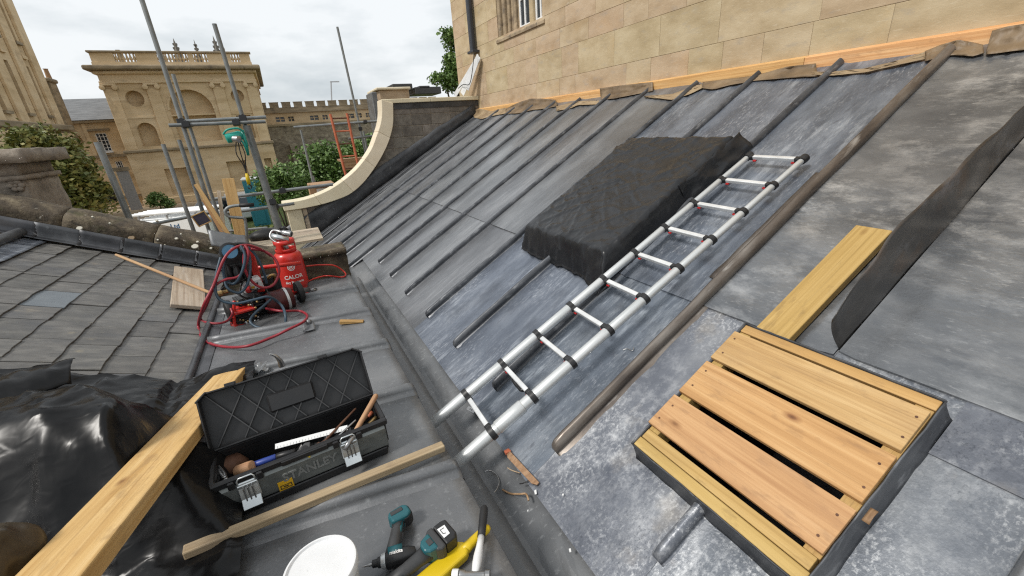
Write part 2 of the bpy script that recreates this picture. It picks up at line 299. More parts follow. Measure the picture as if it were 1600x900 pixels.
MT['yellowlabel'] = flat('yellowlabel', (.62, .36, .015), .5)
MT['white'] = flat('white', (.74, .75, .75), .42, 0, .05, 60, var=.06)
MT['tubwhite'] = mat('tubwhite', [(.66, .67, .68), (.76, .77, .78)], (5, 5, 5), 6, (.4, .5), 0, .12, 40, [((.45, .45, .45), (60, 60, 60), .66, .72, .6)])
MT['blueplastic'] = flat('blueplastic', (.03, .06, .28), .4)
MT['gauge'] = flat('gauge', (.08, .25, .42), .2)
MT['pipe'] = mat('pipe', [(.16, .175, .18), (.27, .285, .285)], (7, 7, 7), 6, (.4, .6), .4, .15, 40, [((.12, .09, .07), (9, 9, 9), .62, .74, .5)], rnd=.1)
MT['orange'] = mat('orange', [(.42, .10, .045), (.52, .16, .08)], (9, 9, 9), 5, (.5, .7), 0, .1, 60, [((.25, .2, .18), (15, 15, 15), .6, .7, .6)])
MT['hoist'] = flat('hoist', (.01, .30, .24), .4)
MT['glass'] = flat('glass', (.03, .04, .05), .06, 0)
MT['darkpipe'] = flat('darkpipe', (.03, .034, .045), .4, 0, .1)
MT['cladding'] = flat('cladding', (.62, .63, .64), .5, 0, .1)
# ================================================================ pitched lead roof
def nn(x, y, z=0): return noise.noise(V((x, y, z)))
ROOF = thing('lead_roof', 'big pitched lead roof with parallel rolls, rising from the gutter to the stone wall', 'roof', roof(0, 4))
VB = [-1.3, -.61, .06, .736, 1.40, 2.06, 2.73, 3.405, 4.09, 4.77, 5.44, 6.11, 6.78, 7.46, 8.13, 8.8, 9.28]
ULAP, UTOP = 1.13, 3.72
HU0, HU1, HV0, HV1 = .285, 1.065, .365, 1.07          # hatch kerb
def sheet(u0, u1, v0, v1, h0, amp, m, seed, upt=.012):
    nu = max(6, int((u1-u0)/.05)); nv = max(6, int((v1-v0)/.055))
    mb = MB(); ll = []
    def fn(a, b):
        u = u0+(u1-u0)*a; v = v0+(v1-v0)*b
        rip = .55*nn(u*7+seed, v*1.2, seed)+.45*nn(u*2.2, v*2.6+seed, 3)+.25*nn(u*15, v*15, seed)
        e = min(b, 1-b)*(v1-v0)
        env = min(1, e/.06)
        h = h0+amp*rip*env+upt*max(0, 1-e/.035)**2*min(1, max(0, (u-.0)/.06))
        return (u, v, h)
    mb.grid(nu, nv, fn)
    def inside(f):
        c = sum((mb.v[i] for i in f), V())/len(f)
        return HU0+.06 < c.x < HU1-.06 and HV0+.06 < c.y < HV1-.06
    mb.f = [f for f in mb.f if not inside(f)]
    o = obj('lead_sheet', mb, m, ROOF, ROOFM, smooth=True)
    e = [V(fn(0, j/nv)) for j in range(nv+1)]
    me = o.data; bm = bmesh.new(); bm.from_mesh(me); bm.faces.ensure_lookup_table()
    a_ = [bm.verts.new(p) for p in e]; b_ = [bm.verts.new(p+V((.0005, 0, -.013))) for p in e]
    for j in range(nv):
        f = bm.faces.new((a_[j], a_[j+1], b_[j+1], b_[j])); f.smooth = False
    bm.to_mesh(me); bm.free(); return o
for i in range(len(VB)-2):
    v0, v1 = VB[i], VB[i+1]
    far = v0 > 5.3
    ulo = -1.05 if v0 > 5.9 else -.18
    if v0 < 1.3: ml, mu_, amp = MT['lead_mottle'], MT['lead_pale'], .0075
    elif v0 < 3.3: ml, mu_, amp = MT['lead_blue'], MT['lead_blue'], .004
    else: ml, mu_, amp = MT['lead_new'], MT['lead_new'], .0035
    ul = ULAP if v0 > .7 else 1.155
    sheet(ulo, ul+.12, v0+.0005, v1-.0005, 0, amp*.8, ml, i*3.1)
    if v0 < .7:
        sheet(.915, ul+.03, v0+.006, min(v1-.006, HV0-.02) if v0 > 0 else v1-.006, .005, amp*.3, ml, i*2.3+8, 0)
    sheet(ul, UTOP, v0+.004, v1-.004, .012, amp*(1.5 if v0 < 1.3 else 1), mu_, i*1.7+40)
def roll(v, u0, u1, wd, ht, m, lap=None, dv=0):
    # rounded lead-covered roll with a dressed, tapering lower end
    n = 9; us = [u0, u0+.012, u0+.035, u0+.09]; k = int((u1-u0)/.16)
    us += [u0+.09+(u1-u0-.09)*j/k for j in range(1, k+1)]
    mb = MB(); vs = []; fs = []
    for j, u in enumerate(us):
        sc_ = (.30, .72, .93, 1)[j] if j < 4 else 1
        wv = wd*(1+.06*nn(u*4, v*9)); hv = ht*(1+.07*nn(u*5, v*7+3))
        if lap and u > lap: hv += .005; wv += .006
        off = dv*(u-u0)+.004*nn(u*2.1, v*5)
        sec = [(-wv*.95, -.01), (-wv*.5, .001)]
        for q in range(n):
            a = pi-pi*q/(n-1)*1.0
            sec.append((wv*.5*cos(a)*(.72, 1.12, 1.14, 1.06, 1, 1.06, 1.14, 1.12, .72)[q], hv*(.10, .38, .68, .9, 1, .9, .68, .38, .10)[q]))
        sec += [(wv*.5, .001), (wv*.95, -.01)]
        vs += [(u, v+off+s_*(.6+.4*sc_), (h_ if h_ < .01 else h_*sc_)+.008) for s_, h_ in sec]
    m_ = n+4
    for j in range(len(us)-1): fs += [(j*m_+q, j*m_+q+1, (j+1)*m_+q+1, (j+1)*m_+q) for q in range(m_-1)]
    fs.append(tuple(range(m_)))
    mb.add(vs, fs)
    return obj('lead_roll', mb, m, ROOF, ROOFM, smooth=True)
roll(.06, -.02, UTOP, .05, .05, MT['lead_pale'])
roll(-.61, 0, UTOP, .05, .05, MT['lead_roll'])
roll(.736, .03, HU0+.01, .052, .052, MT['lead_mottle'])
roll(1.40, .02, UTOP-.06, .06, .062, MT['lead_brown'], ULAP+.0)
roll(2.06, 0, UTOP-.02, .052, .06, MT['lead_roll'])
roll(2.73, -.015, UTOP-.02, .048, .058, MT['lead_roll'])
roll(3.405, -.025, UTOP-.03, .044, .055, MT['lead_roll'])
for v in VB[8:15]:
    roll(v, -.04 if v < 5.9 else -1.0, UTOP-.03, .034, .052, MT['lead_roll'])
roll(9.02, -1.0, 3.3, .022, .03, MT['lead_dark'])
# lead edge left standing up along the open joint to the right of the hatch
mb = MB()
def flapf(a, b):
    u = 1.165+2.45*a
    K_ = ((1.165, .752, .212), (1.35, .752, .285), (1.6, .748, .325), (2.1, .742, .29), (2.6, .738, .238), (3.1, .742, .22), (3.7, .742, .20))
    for i in range(len(K_)-1):
        if K_[i][0] <= u <= K_[i+1][0]+1e-6:
            q = (u-K_[i][0])/(K_[i+1][0]-K_[i][0]); q = q*q*(3-2*q); vt = K_[i][1]+(K_[i+1][1]-K_[i][1])*q; hgt = K_[i][2]+(K_[i+1][2]-K_[i][2])*q
    hgt += .012*nn(u*4, 8)+.006*nn(u*11, 3); vt += .014*nn(u*5, 2)
    v = .735+(vt-.735)*b**1.4+.03*sin(b*pi)*nn(u*2.2, 6)-.018*b*b*(1+nn(u*2.7, 1))
    u2 = u-.045*b*max(0, 1-(u-1.165)/.25)+.02*b
    return (u2, v, .012+hgt*b)
mb.grid(60, 10, flapf)
obj('upturned_edge', mb, MT['lead_flap'], ROOF, ROOFM, smooth=True, solid=.0025)['label'] = 'brown stained lead edge turned up like a fin'
# pale strip of cleaned lead beside the brown roll
mb = MB().grid(24, 2, lambda a, b: (1.32+1.0*a, 1.437+.045*b*(1-.2*a)+.006*nn(a*9, 1), .0195))
obj('lead_fold', mb, MT['lead_brown'], ROOF, ROOFM, smooth=True, solid=.002)
# apron along the curved parapet
mb = MB()
mb.grid(40, 8, lambda a, b: (-1.05+4.8*a, 8.79+.50*b+.01*nn(a*30, b*2), .016+.012*nn(a*9, b*3, 2)))
mb.grid(40, 3, lambda a, b: (-1.05+4.8*a, 9.285+.012*nn(a*14, b*4), .016+(.46-.26*a)*b+.03*nn(a*12, 5)))
obj('flashing', mb, MT['lead_dark'], ROOF, ROOFM, smooth=True, solid=.004)

# ================================================================ flat lead deck + gutter
DX0, DX1, DY1 = -.82, .38, 4.70
DECK = thing('flat_lead_roof', 'flat grey lead roof with low rolls, carrying toolbox and gas bottle', 'roof', (-.2, 2.5, 0))
DR = [(-.5, -.65), (.24, .09), (.92, .76), (1.585, 1.425), (2.27, 2.12), (2.96, 2.78), (3.62, 3.455), (4.27, 4.105), (DY1+.06, DY1-.06)]   # (y at left, y at right)
def dy(k, x): a, b = DR[k]; return a+(b-a)*(x-DX0)/(DX1-DX0)
for k in range(len(DR)-1):
    def fn(a, b, k=k):
        if a <= .88:
            x = DX0+(DX1-DX0)*a/.88; z = 0
        else:
            q = (a-.88)/.12; x = DX1+.008*min(1, q*3); z = -.05*q
        xx = min(x, DX1)
        y0, y1 = dy(k, xx), dy(k+1, xx); y = y0+(y1-y0)*b
        e = min(b, 1-b)*(y1-y0)
        zz = z+(.0035*nn(x*5, y*5)+.0025*nn(x*13, y*13, 4)+.004*nn(x*1.5, y*1.5, 9) if a < .88 else 0)
        zz += .01*max(0, 1-e/.04)**2*(1 if a < .86 else .3)
        return (x, y, zz)
    obj('lead_sheet', MB().grid(25, 18, fn), MT['lead_deck'], DECK, smooth=True, solid=.004)
def droll(k):
    mb = MB(); vs = []; fs = []; n = 9; m_ = n+4
    xs = [DX0+.03+(DX1-DX0-.06)*j/14 for j in range(15)]+[DX1-.012, DX1+.004, DX1+.012, DX1+.012]
    for j, x in enumerate(xs):
        y = dy(k, min(x, DX1))+.004*nn(x*6, k)
        sc_ = 1 if j < 15 else (.95, .75, .35, .05)[j-15]; dz = 0 if j < 17 else (-.012, -.045)[j-17]
        wv, hv = .062*(1+.08*nn(x*5, k*3)), .052*(1+.1*nn(x*6, k*2+5))
        sec = [(-wv, -.008), (-wv*.7, .004)]+[(wv*.5*cos(pi-pi*q/(n-1)), hv*(.15+.85*sin(pi*q/(n-1)))) for q in range(n)]+[(wv*.7, .004), (wv, -.008)]
        vs += [(x, y+a, (b if b < .01 else b*sc_)+.006+dz) for a, b in sec]
    for j in range(len(xs)-1): fs += [(j*m_+q, j*m_+q+1, (j+1)*m_+q+1, (j+1)*m_+q) for q in range(m_-1)]
    fs += [tuple(range(m_)), tuple((len(xs)-1)*m_+q for q in range(m_))]
    mb.add(vs, fs); obj('lead_roll', mb, MT['lead_deck'], DECK, smooth=True)
for k in range(1, 8): droll(k)
obj('deck_face', MB().b2(DX1-.1, DX1-.002, -.7, DY1, -.6, -.012), MT['lead_gutter'], DECK)
obj('deck_base', MB().b2(DX0-.04, DX1-.11, -.7, DY1-.01, -.6, -.015), MT['lead_dark'], DECK)
mb = MB().tube([(DX0-.012, -.6+5.25*j/40, .022+.006*nn(j*.7, 2)) for j in range(41)], .024, 10)
mb.grid(4, 60, lambda a, b: (DX0-.02+.10*a, -.6+5.2*b, .006+.008*(1-a)+.004*nn(a*4, b*30)))
obj('lead_kerb', mb, MT['lead_dark'], DECK, smooth=True)
def gut(a, b):
    y = -.8+7.0*b; k = .006*nn(a*6, y*3)+.004*nn(a*14, y*9)
    if a < .5: return (DX1+.2*a/.5, y, -.325+k)
    q = (a-.5)/.5; return (.58+.17*q, y, -.325+.4*.17*q*1.0+k+.002)
GUT = obj('lead_gutter', MB().grid(12, 90, gut), MT['lead_gutter'], None)
tag(GUT, 'dark lead valley gutter between the flat deck and the big roof', 'gutter')
# crease lap in the gutter and lead clip
mb = MB().grid(3, 40, lambda a, b: (.42+.13*a+.004*nn(b*30, 3), -.7+6.2*b, -.312+.004*nn(b*9, a)+.003*a))
o = obj('gutter_lining', mb, MT['lead_gutter'], GUT, smooth=True, solid=.006)

# ================================================================ slates
SLA = rad(24); SX0 = -.875
SLM = frame((SX0, 0, .005), (-cos(SLA), 0, sin(SLA)), (sin(SLA), 0, cos(SLA)))     # local x up the slope, local y = -Y
def sl(s, y, h=0): return V((SX0, 0, .005))+s*V((-cos(SLA), 0, sin(SLA)))+V((0, y, 0))+h*V((sin(SLA), 0, cos(SLA)))
SLATE = thing('slate_roof', 'small grey slate roof sloping down to the flat lead deck', 'roof', (-1.5, 3.5, .1))
obj('roof_core', MB().b2(-.02, 1.75, -5.76, .2, -.35, -.012, SLM), MT['lead_dark'], SLATE)
smesh = []
for q in range(7):
    wq = .235+.018*q; mb = MB()
    poly = [(0, 0)]
    for j in range(1, 6): poly.append((random.uniform(-.004, .004), wq*j/6))
    poly += [(0, wq), (.40, wq), (.40, 0)]
    mb.prism([(a+random.uniform(-.002, .002), b+random.uniform(-.002, .002)) for a, b in poly], 0, .011)
    me = mb.mesh('slate'); me.materials.append(MT['slate']); smesh.append((wq, me))
G = .2185; ns = 0
for c in range(7):
    y = 5.74-random.uniform(0, .2)
    first = True
    while y > .55 and ns < 290:
        q = random.randrange(7); wq, me = smesh[q]
        s = -.03+c*G+random.uniform(-.004, .004)
        b = sl(s, y, .014+random.uniform(0, .007))
        M_ = frame(b, V((-cos(SLA-.055), 0, sin(SLA-.055))), (sin(SLA-.055), 0, cos(SLA-.055))) @ RZ(random.uniform(-.5, .5)) @ RX(random.uniform(-.35, .35))
        if first and y < 5.70:                      # fill the end of the course with a narrow slate
            mb = MB().b2(0, .40, -(5.745-y)+.003, -.003, 0, .011); obj('slate', mb, MT['slate'], SLATE, M_, bevel=.002)
        first = False
        if c == 4 and 4.35 < y < 4.62 and not any(o_.name.startswith('slate') and o_.get('label') for o_ in SLATE.children):
            m2 = me.copy(); m2.materials.clear(); m2.materials.append(MT['slate_blue']); o = obj('slate', m2, None, SLATE, M_, bevel=.002); o['label'] = 'single paler blue slate'
        else: o = obj('slate', me, None, SLATE, M_, bevel=.002)
        y -= wq+random.uniform(.009, .014); ns += 1
mb = MB().tube([sl(1.66, 5.9-.5*j, .07) for j in range(12)], .045, 12)
obj('ridge_roll', mb, MT['lead_deck'], SLATE, smooth=True)
mb = MB().grid(8, 40, lambda a, b: sl(1.46+.3*a, 5.75-5.2*b, .036+.01*nn(a*5, b*30)))
obj('ridge_sheet', mb, MT['lead_blue'], SLATE, smooth=True, solid=.004)
for j in range(6):                                  # flashing pieces along the gable parapet
    s0, s1 = -.05+.32*j, -.05+.32*(j+1)+.03
    def ff(a, b, s0=s0, s1=s1, j=j):
        s = s0+(s1-s0)*a
        if b < .4: return sl(s, 5.68+.075*b/.4, .042+.003*j % 2+.012*b)
        return sl(s, 5.755+.006*nn(s*9, b*3), .047+.15*(b-.4)/.6)
    obj('flashing', MB().grid(8, 6, ff), MT['lead_dark'], SLATE, smooth=True, solid=.005)

# ================================================================ gable parapet and pedestal of old stone
PAR = thing('gable_parapet', 'dark mossy stone parapet coping with white lichen, sloping beside the slates', 'parapet', (-1.5, 5.9, 0))
def rough(mb, amp, fr):
    for p in mb.v:
        q = V(p); p += V((nn(q.x*fr, q.y*fr, q.z*fr), nn(q.y*fr+7, q.z*fr, q.x*fr), nn(q.z*fr+3, q.x*fr, q.y*fr)))*amp
    return mb
def stonebox(x0, x1, y0, y1, z0, z1, amp=.012, fr=7, step=.06):
    # box with subdivided faces so that it can be worn
    bm = bmesh.new(); bmesh.ops.create_cube(bm, size=1)
    for v in bm.verts: v.co = V((x0+(x1-x0)*(v.co.x+.5), y0+(y1-y0)*(v.co.y+.5), z0+(z1-z0)*(v.co.z+.5)))
    for ax, d in ((0, x1-x0), (1, y1-y0), (2, z1-z0)):
        k = max(1, min(30, int(d/step)))
        es = [e for e in bm.edges if abs(abs((e.verts[0].co-e.verts[1].co)[ax])-d) < 1e-5 and sum(abs((e.verts[0].co-e.verts[1].co)[b]) for b in range(3) if b != ax) < 1e-5]
        if k > 1: bmesh.ops.subdivide_edges(bm, edges=es, cuts=k-1, use_grid_fill=True)
    mb = MB(); bm.verts.index_update(); mb.v = [v.co.copy() for v in bm.verts]; mb.f = [tuple(v.index for v in f.verts) for f in bm.faces]; bm.free()
    return rough(mb, amp, fr) if amp else mb
ST = []
for j in range(4):
    s0, s1 = -.75+.72*j, -.75+.72*(j+1)-.006
    mb = stonebox(s0, s1, 5.79, 6.22, .0, .37, 0)
    for p in mb.v:                                   # rounded weathered top
        t_ = (p.y-6.005)/.215; p.z -= max(0, p.z-.15)*.3*abs(t_)**2.2
    rough(mb, .012, 5); rough(mb, .012, 17); rough(mb, .006, 40)
    for i, p in enumerate(mb.v): mb.v[i] = sl(p.x, p.y, p.z-.02)
    o = obj('coping_stone', mb, MT['oldstone'], PAR, smooth=True); ST.append(o)
for px, py, r in ((125, 357, .026), (193, 381, .018), (245, 345, .013), (276, 373, .016), (305, 385, .034), (309, 378, .014), (247, 375, .011), (172, 349, .010), (145, 339, .010), (283, 366, .01), (330, 388, .016), (258, 383, .008), (206, 372, .03)):
    c = at(px, py, 'y', 5.785); mb = MB(); n = 12
    ring = [(r*(1+.25*nn(k*1.3, px))*cos(2*pi*k/n), r*.8*(1+.25*nn(k*1.1, py))*sin(2*pi*k/n)) for k in range(n)]
    mb.prism(ring, -.03, .012, frame(c, (1, 0, 0), (.2, -.85, .5)))
    obj('lichen', mb, MT['lichen'] if px != 206 else MT['paper'], PAR, bevel=.004)
c = at(352, 378, 'y', 5.75)
mb = MB().grid(10, 8, lambda a, b: (c.x-.14+.36*a, 5.74+.1*b, c.z+.07-.14*a-.05*(1-b)**2+.12*b-.04+.012*nn(a*5, b*5)))
obj('lead_cap', mb, MT['lead_deck'], PAR, smooth=True, solid=.006)
obj('kerb_stone', rough(stonebox(-.25, .41, 4.84, 5.12, -.5, .21, 0), .012, 12), MT['oldstone'], PAR, smooth=True)
obj('kerb_stone', rough(stonebox(-.27, .415, 4.80, 5.14, .21, .265, 0, step=.04), .012, 14), MT['oldstone'], PAR, smooth=True)
obj('kerb_stone', MB().b2(-1.4, .38, 5.14, 6.6, -3, -.15), MT['oldstone'], PAR)
PED = thing('stone_pedestal', 'weathered stone pedestal with carved rosette and moulded cap at the left edge', 'pedestal', (-2.9, 6.6, .4))
px0, px1, py0, py1 = -3.3, -2.34, 6.2, 7.0
obj('shaft', rough(stonebox(px0, px1, py0, py1, -.5, 1.22, 0, step=.08), .014, 6), MT['pedestal'], PED, smooth=True)
obj('band', rough(stonebox(px0-.03, px1+.03, py0-.03, py1+.03, 1.205, 1.25, 0, step=.05), .008, 9), MT['pedestal'], PED, smooth=True)
obj('frieze', rough(stonebox(px0+.01, px1-.01, py0+.01, py1-.01, 1.25, 1.37, 0, step=.06), .008, 9), MT['pedestal'], PED, smooth=True)
obj('cap', rough(stonebox(px0-.13, px1+.13, py0-.13, py1+.13, 1.37, 1.5, 0, step=.05), .016, 8), MT['pedestal'], PED, smooth=True)
c = at(25, 290, 'y', 6.19)
for k in range(6):
    a = 2*pi*k/6
    mb = MB().lathe([(.002, -.02), (.028, -.015), (.03, .0), (.02, .014), (.004, .018)], 10, frame(c+V((.04*cos(a), 0, .04*sin(a))), (1, 0, 0), (0, -1, 0)))
    obj('rosette_petal', mb, MT['pedestal'], PED, smooth=True)
obj('rosette_eye', MB().lathe([(.002, -.02), (.018, -.01), (.016, .012), (.003, .018)], 10, frame(c, (1, 0, 0), (0, -1, 0))), MT['pedestal'], PED, smooth=True)

# ================================================================ stone wall above the roof
WX = 4.16; WY0, WY1 = -2.2, 10.36
BLD = thing('stone_building', 'tall honey coloured ashlar building rising above the lead roof', 'building', (WX+.5, 4, 1.6))
W0, W1, WZ = 6.50, 8.12, 2.95
core = MB()
core.b2(WX+.001, WX+4, WY0, W0-.03, .2, 7.5).b2(WX+.006, WX+4, W1+.03, WY1-.006, .2, 7.5).b2(WX+.006, WX+4, W0-.03, W1+.03, .2, WZ-.03).b2(WX+.3, WX+4, W0-.03, W1+.03, WZ-.03, 7.5)
obj('wall_core', core, MT['mortar'], BLD)
ZJ = [1.55, 2.03, 2.44, 2.70, WZ, 3.30, 3.66, 4.02, 4.42, 4.86, 5.3]
random.seed(11)
for c in range(len(ZJ)-1):
    z0, z1 = ZJ[c], ZJ[c+1]
    segs = [(WY0, WY1)] if z1 <= WZ+.01 else [(WY0, W0), (W1, WY1)]
    for a, b in segs:
        y = a
        while y < b-.01:
            ln = random.choice((.42, .55, .7, .78, .95, 1.1)); e = min(b, y+ln)
            if b-e < .25: e = b
            d = random.uniform(-.001, .002); g = .0016
            obj('stone', MB().b2(WX-.004-d, WX+.12, y+g, e-g, z0+g, z1-g), MT['ashlar'], BLD, bevel=.002)
            y = e
# mullioned window
WIN = obj('window', MB().b2(WX+.20, WX+.24, W0, W1, WZ, 5.3), MT['stain_stone'], BLD); WIN['label'] = 'stone mullioned window with white casements'
obj('sill', MB().prism([(WX-.03, WZ-.10), (WX+.25, WZ-.10), (WX+.25, WZ+.0), (WX-.005, WZ-.03), (WX-.03, WZ-.05)], -W1-.05, -W0+.03, Matrix(((1, 0, 0, 0), (0, 0, -1, 0), (0, 1, 0, 0), (0, 0, 0, 1)))), MT['stain_stone'], WIN, bevel=.006)
for y, wd, d in ((W1-.05, .10, .0), (W1-.15, .10, .05), (W1-.25, .09, .10), (W1-.34, .09, .14), (7.62, .10, .09), (7.52, .09, .13), (6.98, .13, .05), (W0+.05, .1, .02)):
    obj('mullion', MB().b2(WX+d, WX+.26, y-wd/2, y+wd/2, WZ-.02, 5.3), MT['stain_stone'] if y > 7 else MT['ashlar'], WIN, bevel=.03, seg=3)
for a, b in ((7.06, 7.46), (6.58, 6.92)):
    fr = MB()
    for q in (a+.03, (a+b)/2, b-.03): fr.b2(WX+.10, WX+.15, q-.022, q+.022, WZ, 5.3)
    for q in (WZ+.03, WZ+.45, WZ+.9, WZ+1.4): fr.b2(WX+.103, WX+.147, a+.01, b-.01, q-.025, q+.025)
    obj('casement', fr, MT['white'], WIN, bevel=.004)
    for q in ((a+.05, (a+b)/2-.02), ((a+b)/2+.02, b-.05)): obj('pane', MB().b2(WX+.12, WX+.126, q[0], q[1], WZ+.05, 5.3), MT['glass'], WIN)
# drainpipe and loose cladding
DP = thing('drainpipe', 'dark grey drainpipe ending above the curved parapet', 'drainpipe', (4.07, 9.16, 2.83))
obj('pipe', MB().b2(4.02, 4.12, 9.09, 9.22, 2.84, 7.5), MT['darkpipe'], DP, bevel=.03, seg=3)
for z in (2.86, 4.7): obj('bracket', MB().b2(4.0, 4.16, 9.0, 9.3, z-.015, z+.03), MT['darkpipe'], DP, bevel=.006)
a = at(748, 88, 'x', 4.08)
for k, (q, wd) in enumerate(((at(722, 147, 'x', 3.85), .07), (at(711, 149, 'x', 3.85), .06), (at(730, 140, 'x', 3.9), .05))):
    d = (q-a); M_ = frame((a+q)/2, d, (-.8, -.5, .3))
    o = obj('cladding_strip', MB().b2(-d.length/2, d.length/2, -wd, wd, -.006, .006), MT['cladding'], None, M_, bevel=.002)
    tag(o, ('white plastic strip leaning under the drainpipe, middle of three', 'white plastic strip leaning under the drainpipe, leftmost of three', 'white plastic strip leaning under the drainpipe, nearest the wall')[k], 'plastic strip', 'white strips below the drainpipe')
b_ = [a+V((-.1, 0, .05)), a+V((-.16, .02, -.25)), a+V((-.22, .1, -.5)), at(724, 132, 'x', 3.84), at(716, 138, 'x', 3.84)]
def smooth_pts(pts, n=8):
    pts = [V(p) for p in pts]; out = []
    for i in range(len(pts)-1):
        p0, p1, p2, p3 = pts[max(0, i-1)], pts[i], pts[i+1], pts[min(len(pts)-1, i+2)]
        for j in range(n):
            t = j/n; out.append(.5*((2*p1)+(p2-p0)*t+(2*p0-5*p1+4*p2-p3)*t*t+(3*p1-p0-3*p2+p3)*t**3))
    return out+[pts[-1]]
tag(obj('black_cable', MB().tube(smooth_pts(b_), .008, 6), MT['rubber'], None, smooth=True), 'thin black cable looping over the white plastic strips', 'cable')

# timber fillet at the foot of the wall + torn underlay
FIL = thing('timber_fillet', 'new orange pine fillet running along the foot of the stone wall', 'timber', (4.1, 5, 1.7))
for y0, y1 in ((-2.0, 2.35), (2.354, 5.0), (5.004, 7.2), (7.204, 9.66)):
    M_ = frame((4.125, (y0+y1)/2, 1.70), (0, 1, 0), (0, 0, 1)); Ln = (y1-y0)/2
    mb = MB().prism([(-.03, -.10), (.032, -.10), (.032, .062), (-.03, .082)], -Ln, Ln, Matrix(((0, 0, 1, 0), (1, 0, 0, 0), (0, 1, 0, 0), (0, 0, 0, 1))))
    obj('board', mb, MT['fillet'], FIL, M_, bevel=.002)
UND = thing('roof_underlay', 'torn brown building paper curling up where the lead meets the wall', 'building paper', (4.05, 5, 1.7))
def paper(top, bot, x, seed, fold=.06, m='paper'):
    n = 16
    def ip(pts, t):
        xs = [p[0] for p in pts]; X_ = xs[0]+(xs[-1]-xs[0])*t
        for i in range(len(pts)-1):
            if pts[i][0] <= X_ <= pts[i+1][0]:
                q = (X_-pts[i][0])/max(1e-6, pts[i+1][0]-pts[i][0]); return X_, pts[i][1]+(pts[i+1][1]-pts[i][1])*q
        return pts[-1]
    def fn(a, b):
        t = ip(top, a); u_ = ip(bot, a)
        px, py = u_[0]+(t[0]-u_[0])*b, u_[1]+(t[1]-u_[1])*b
        r = x-.03*b*0-.04*(1-b)+fold*.35*nn(a*6+seed, b*3)+.018*nn(a*15+seed, b*7, 3)*(.3+.7*b)
        p = at(px, py, 'x', min(r, 4.088))
        lim = .026+.02*abs(nn(a*9+seed, b*4, 2))
        if NR.dot(p-RO) < lim: p = at(px, py, 'r', lim)
        return p
    obj('paper_flap', MB().grid(26, 8, fn), MT[m], UND, smooth=True, solid=.0015)
paper([(737, 172), (752, 170), (768, 174), (790, 168)], [(741, 184), (752, 186), (770, 181), (791, 177)], 4.07, 1)
paper([(790, 170), (810, 160), (829, 154), (850, 154), (869, 156), (871, 163)], [(789, 178), (812, 177), (831, 172), (850, 170), (865, 167), (870, 166)], 4.08, 2, m='paper_dark')
paper([(869, 166), (886, 162), (905, 158), (936, 157)], [(869, 173), (886, 171), (905, 164), (936, 163)], 4.06, 3)
paper([(937, 138), (965, 134), (1000, 130), (1020, 128)], [(939, 156), (960, 154), (1000, 146), (1020, 142)], 4.085, 4, m='paper_dark')
paper([(1006, 150), (1050, 147), (1075, 138), (1097, 130)], [(1008, 152), (1050, 156), (1078, 147), (1098, 138)], 4.04, 5)
paper([(1098, 128), (1115, 126), (1130, 124), (1180, 118), (1230, 104), (1275, 99)], [(1098, 138), (1116, 140), (1140, 133), (1180, 126), (1230, 122), (1277, 119)], 4.07, 6, m='paper_dark')
paper([(1267, 112), (1300, 112), (1350, 107), (1400, 95), (1445, 81)], [(1268, 117), (1300, 118), (1352, 113), (1400, 103), (1446, 92)], 4.03, 7)
paper([(1445, 80), (1470, 70), (1497, 62), (1520, 66), (1536, 70)], [(1445, 96), (1470, 88), (1490, 86), (1520, 88), (1538, 83)], 4.07, 8, m='paper_dark')
paper([(1541, 80), (1550, 48), (1575, 41), (1600, 37), (1660, 25)], [(1541, 85), (1560, 83), (1580, 80), (1600, 78), (1660, 70)], 4.07, 9, m='paper_dark')

# ================================================================ curved parapet at the far end
CP = thing('curved_parapet', 'dark block parapet wall with a cream stone coping sweeping down in a curve', 'parapet', (2, 9.4, .5))
OUT = [(-.17, .285), (.15, .295), (.41, .335), (.72, .43), (.98, .555), (1.27, .735), (1.51, .945), (1.69, 1.15), (1.82, 1.37), (1.93, 1.57), (2.0, 1.775), (2.035, 2.035)]
INN = [(-.155, .135), (.2, .14), (.55, .17), (.85, .225), (1.10, .30), (1.36, .46), (1.58, .66), (1.81, .91), (2.0, 1.17), (2.12, 1.39), (2.20, 1.61), (2.255, 1.955)]
def rs(pts, n):
    sp = smooth_pts([(p[0], 0, p[1]) for p in pts], 10); L_ = [0]
    for i in range(1, len(sp)): L_.append(L_[-1]+(sp[i]-sp[i-1]).length)
    out = []
    for k in range(n+1):
        t = L_[-1]*k/n
        i = max(j for j in range(len(sp)) if L_[j] <= t+1e-9); i = min(i, len(sp)-2)
        q = (t-L_[i])/max(1e-9, L_[i+1]-L_[i]); out.append(sp[i].lerp(sp[i+1], q))
    return out
oc, ic = rs(OUT, 30), rs(INN, 30); CY0, CY1 = 9.24, 9.66
for s in range(5):
    mb = MB(); vs = []; fs = []; ks = range(s*6, s*6+7)
    for k in ks:
        o_, i_ = oc[k].copy(), ic[k].copy()
        if k == s*6 and s: o_ = o_.lerp(oc[k+1], .012); i_ = i_.lerp(ic[k+1], .012)
        vs += [(o_.x, CY0, o_.z), (i_.x, CY0-.02, i_.z), (i_.x, CY1, i_.z), (o_.x, CY1, o_.z)]
    for k in range(6):
        fs += [(k*4+q, k*4+(q+1) % 4, (k+1)*4+(q+1) % 4, (k+1)*4+q) for q in range(4)]
    fs += [(0, 1, 2, 3), (24, 25, 26, 27)]
    obj('coping_stone', mb.add(vs, fs), MT['coping'], CP, bevel=.008)
obj('coping_stone', MB().b2(2.042, 3.05, CY0, CY1, 1.958, 2.036), MT['coping'], CP, bevel=.008)
obj('coping_stone', MB().b2(3.055, 4.15, CY0, CY1, 1.958, 2.036), MT['coping'], CP, bevel=.008)
random.seed(5)
poly = [(p.x+.01, p.z-.005) for p in ic]+[(4.15, 1.955), (4.15, -2.5), (-.1, -2.5)]
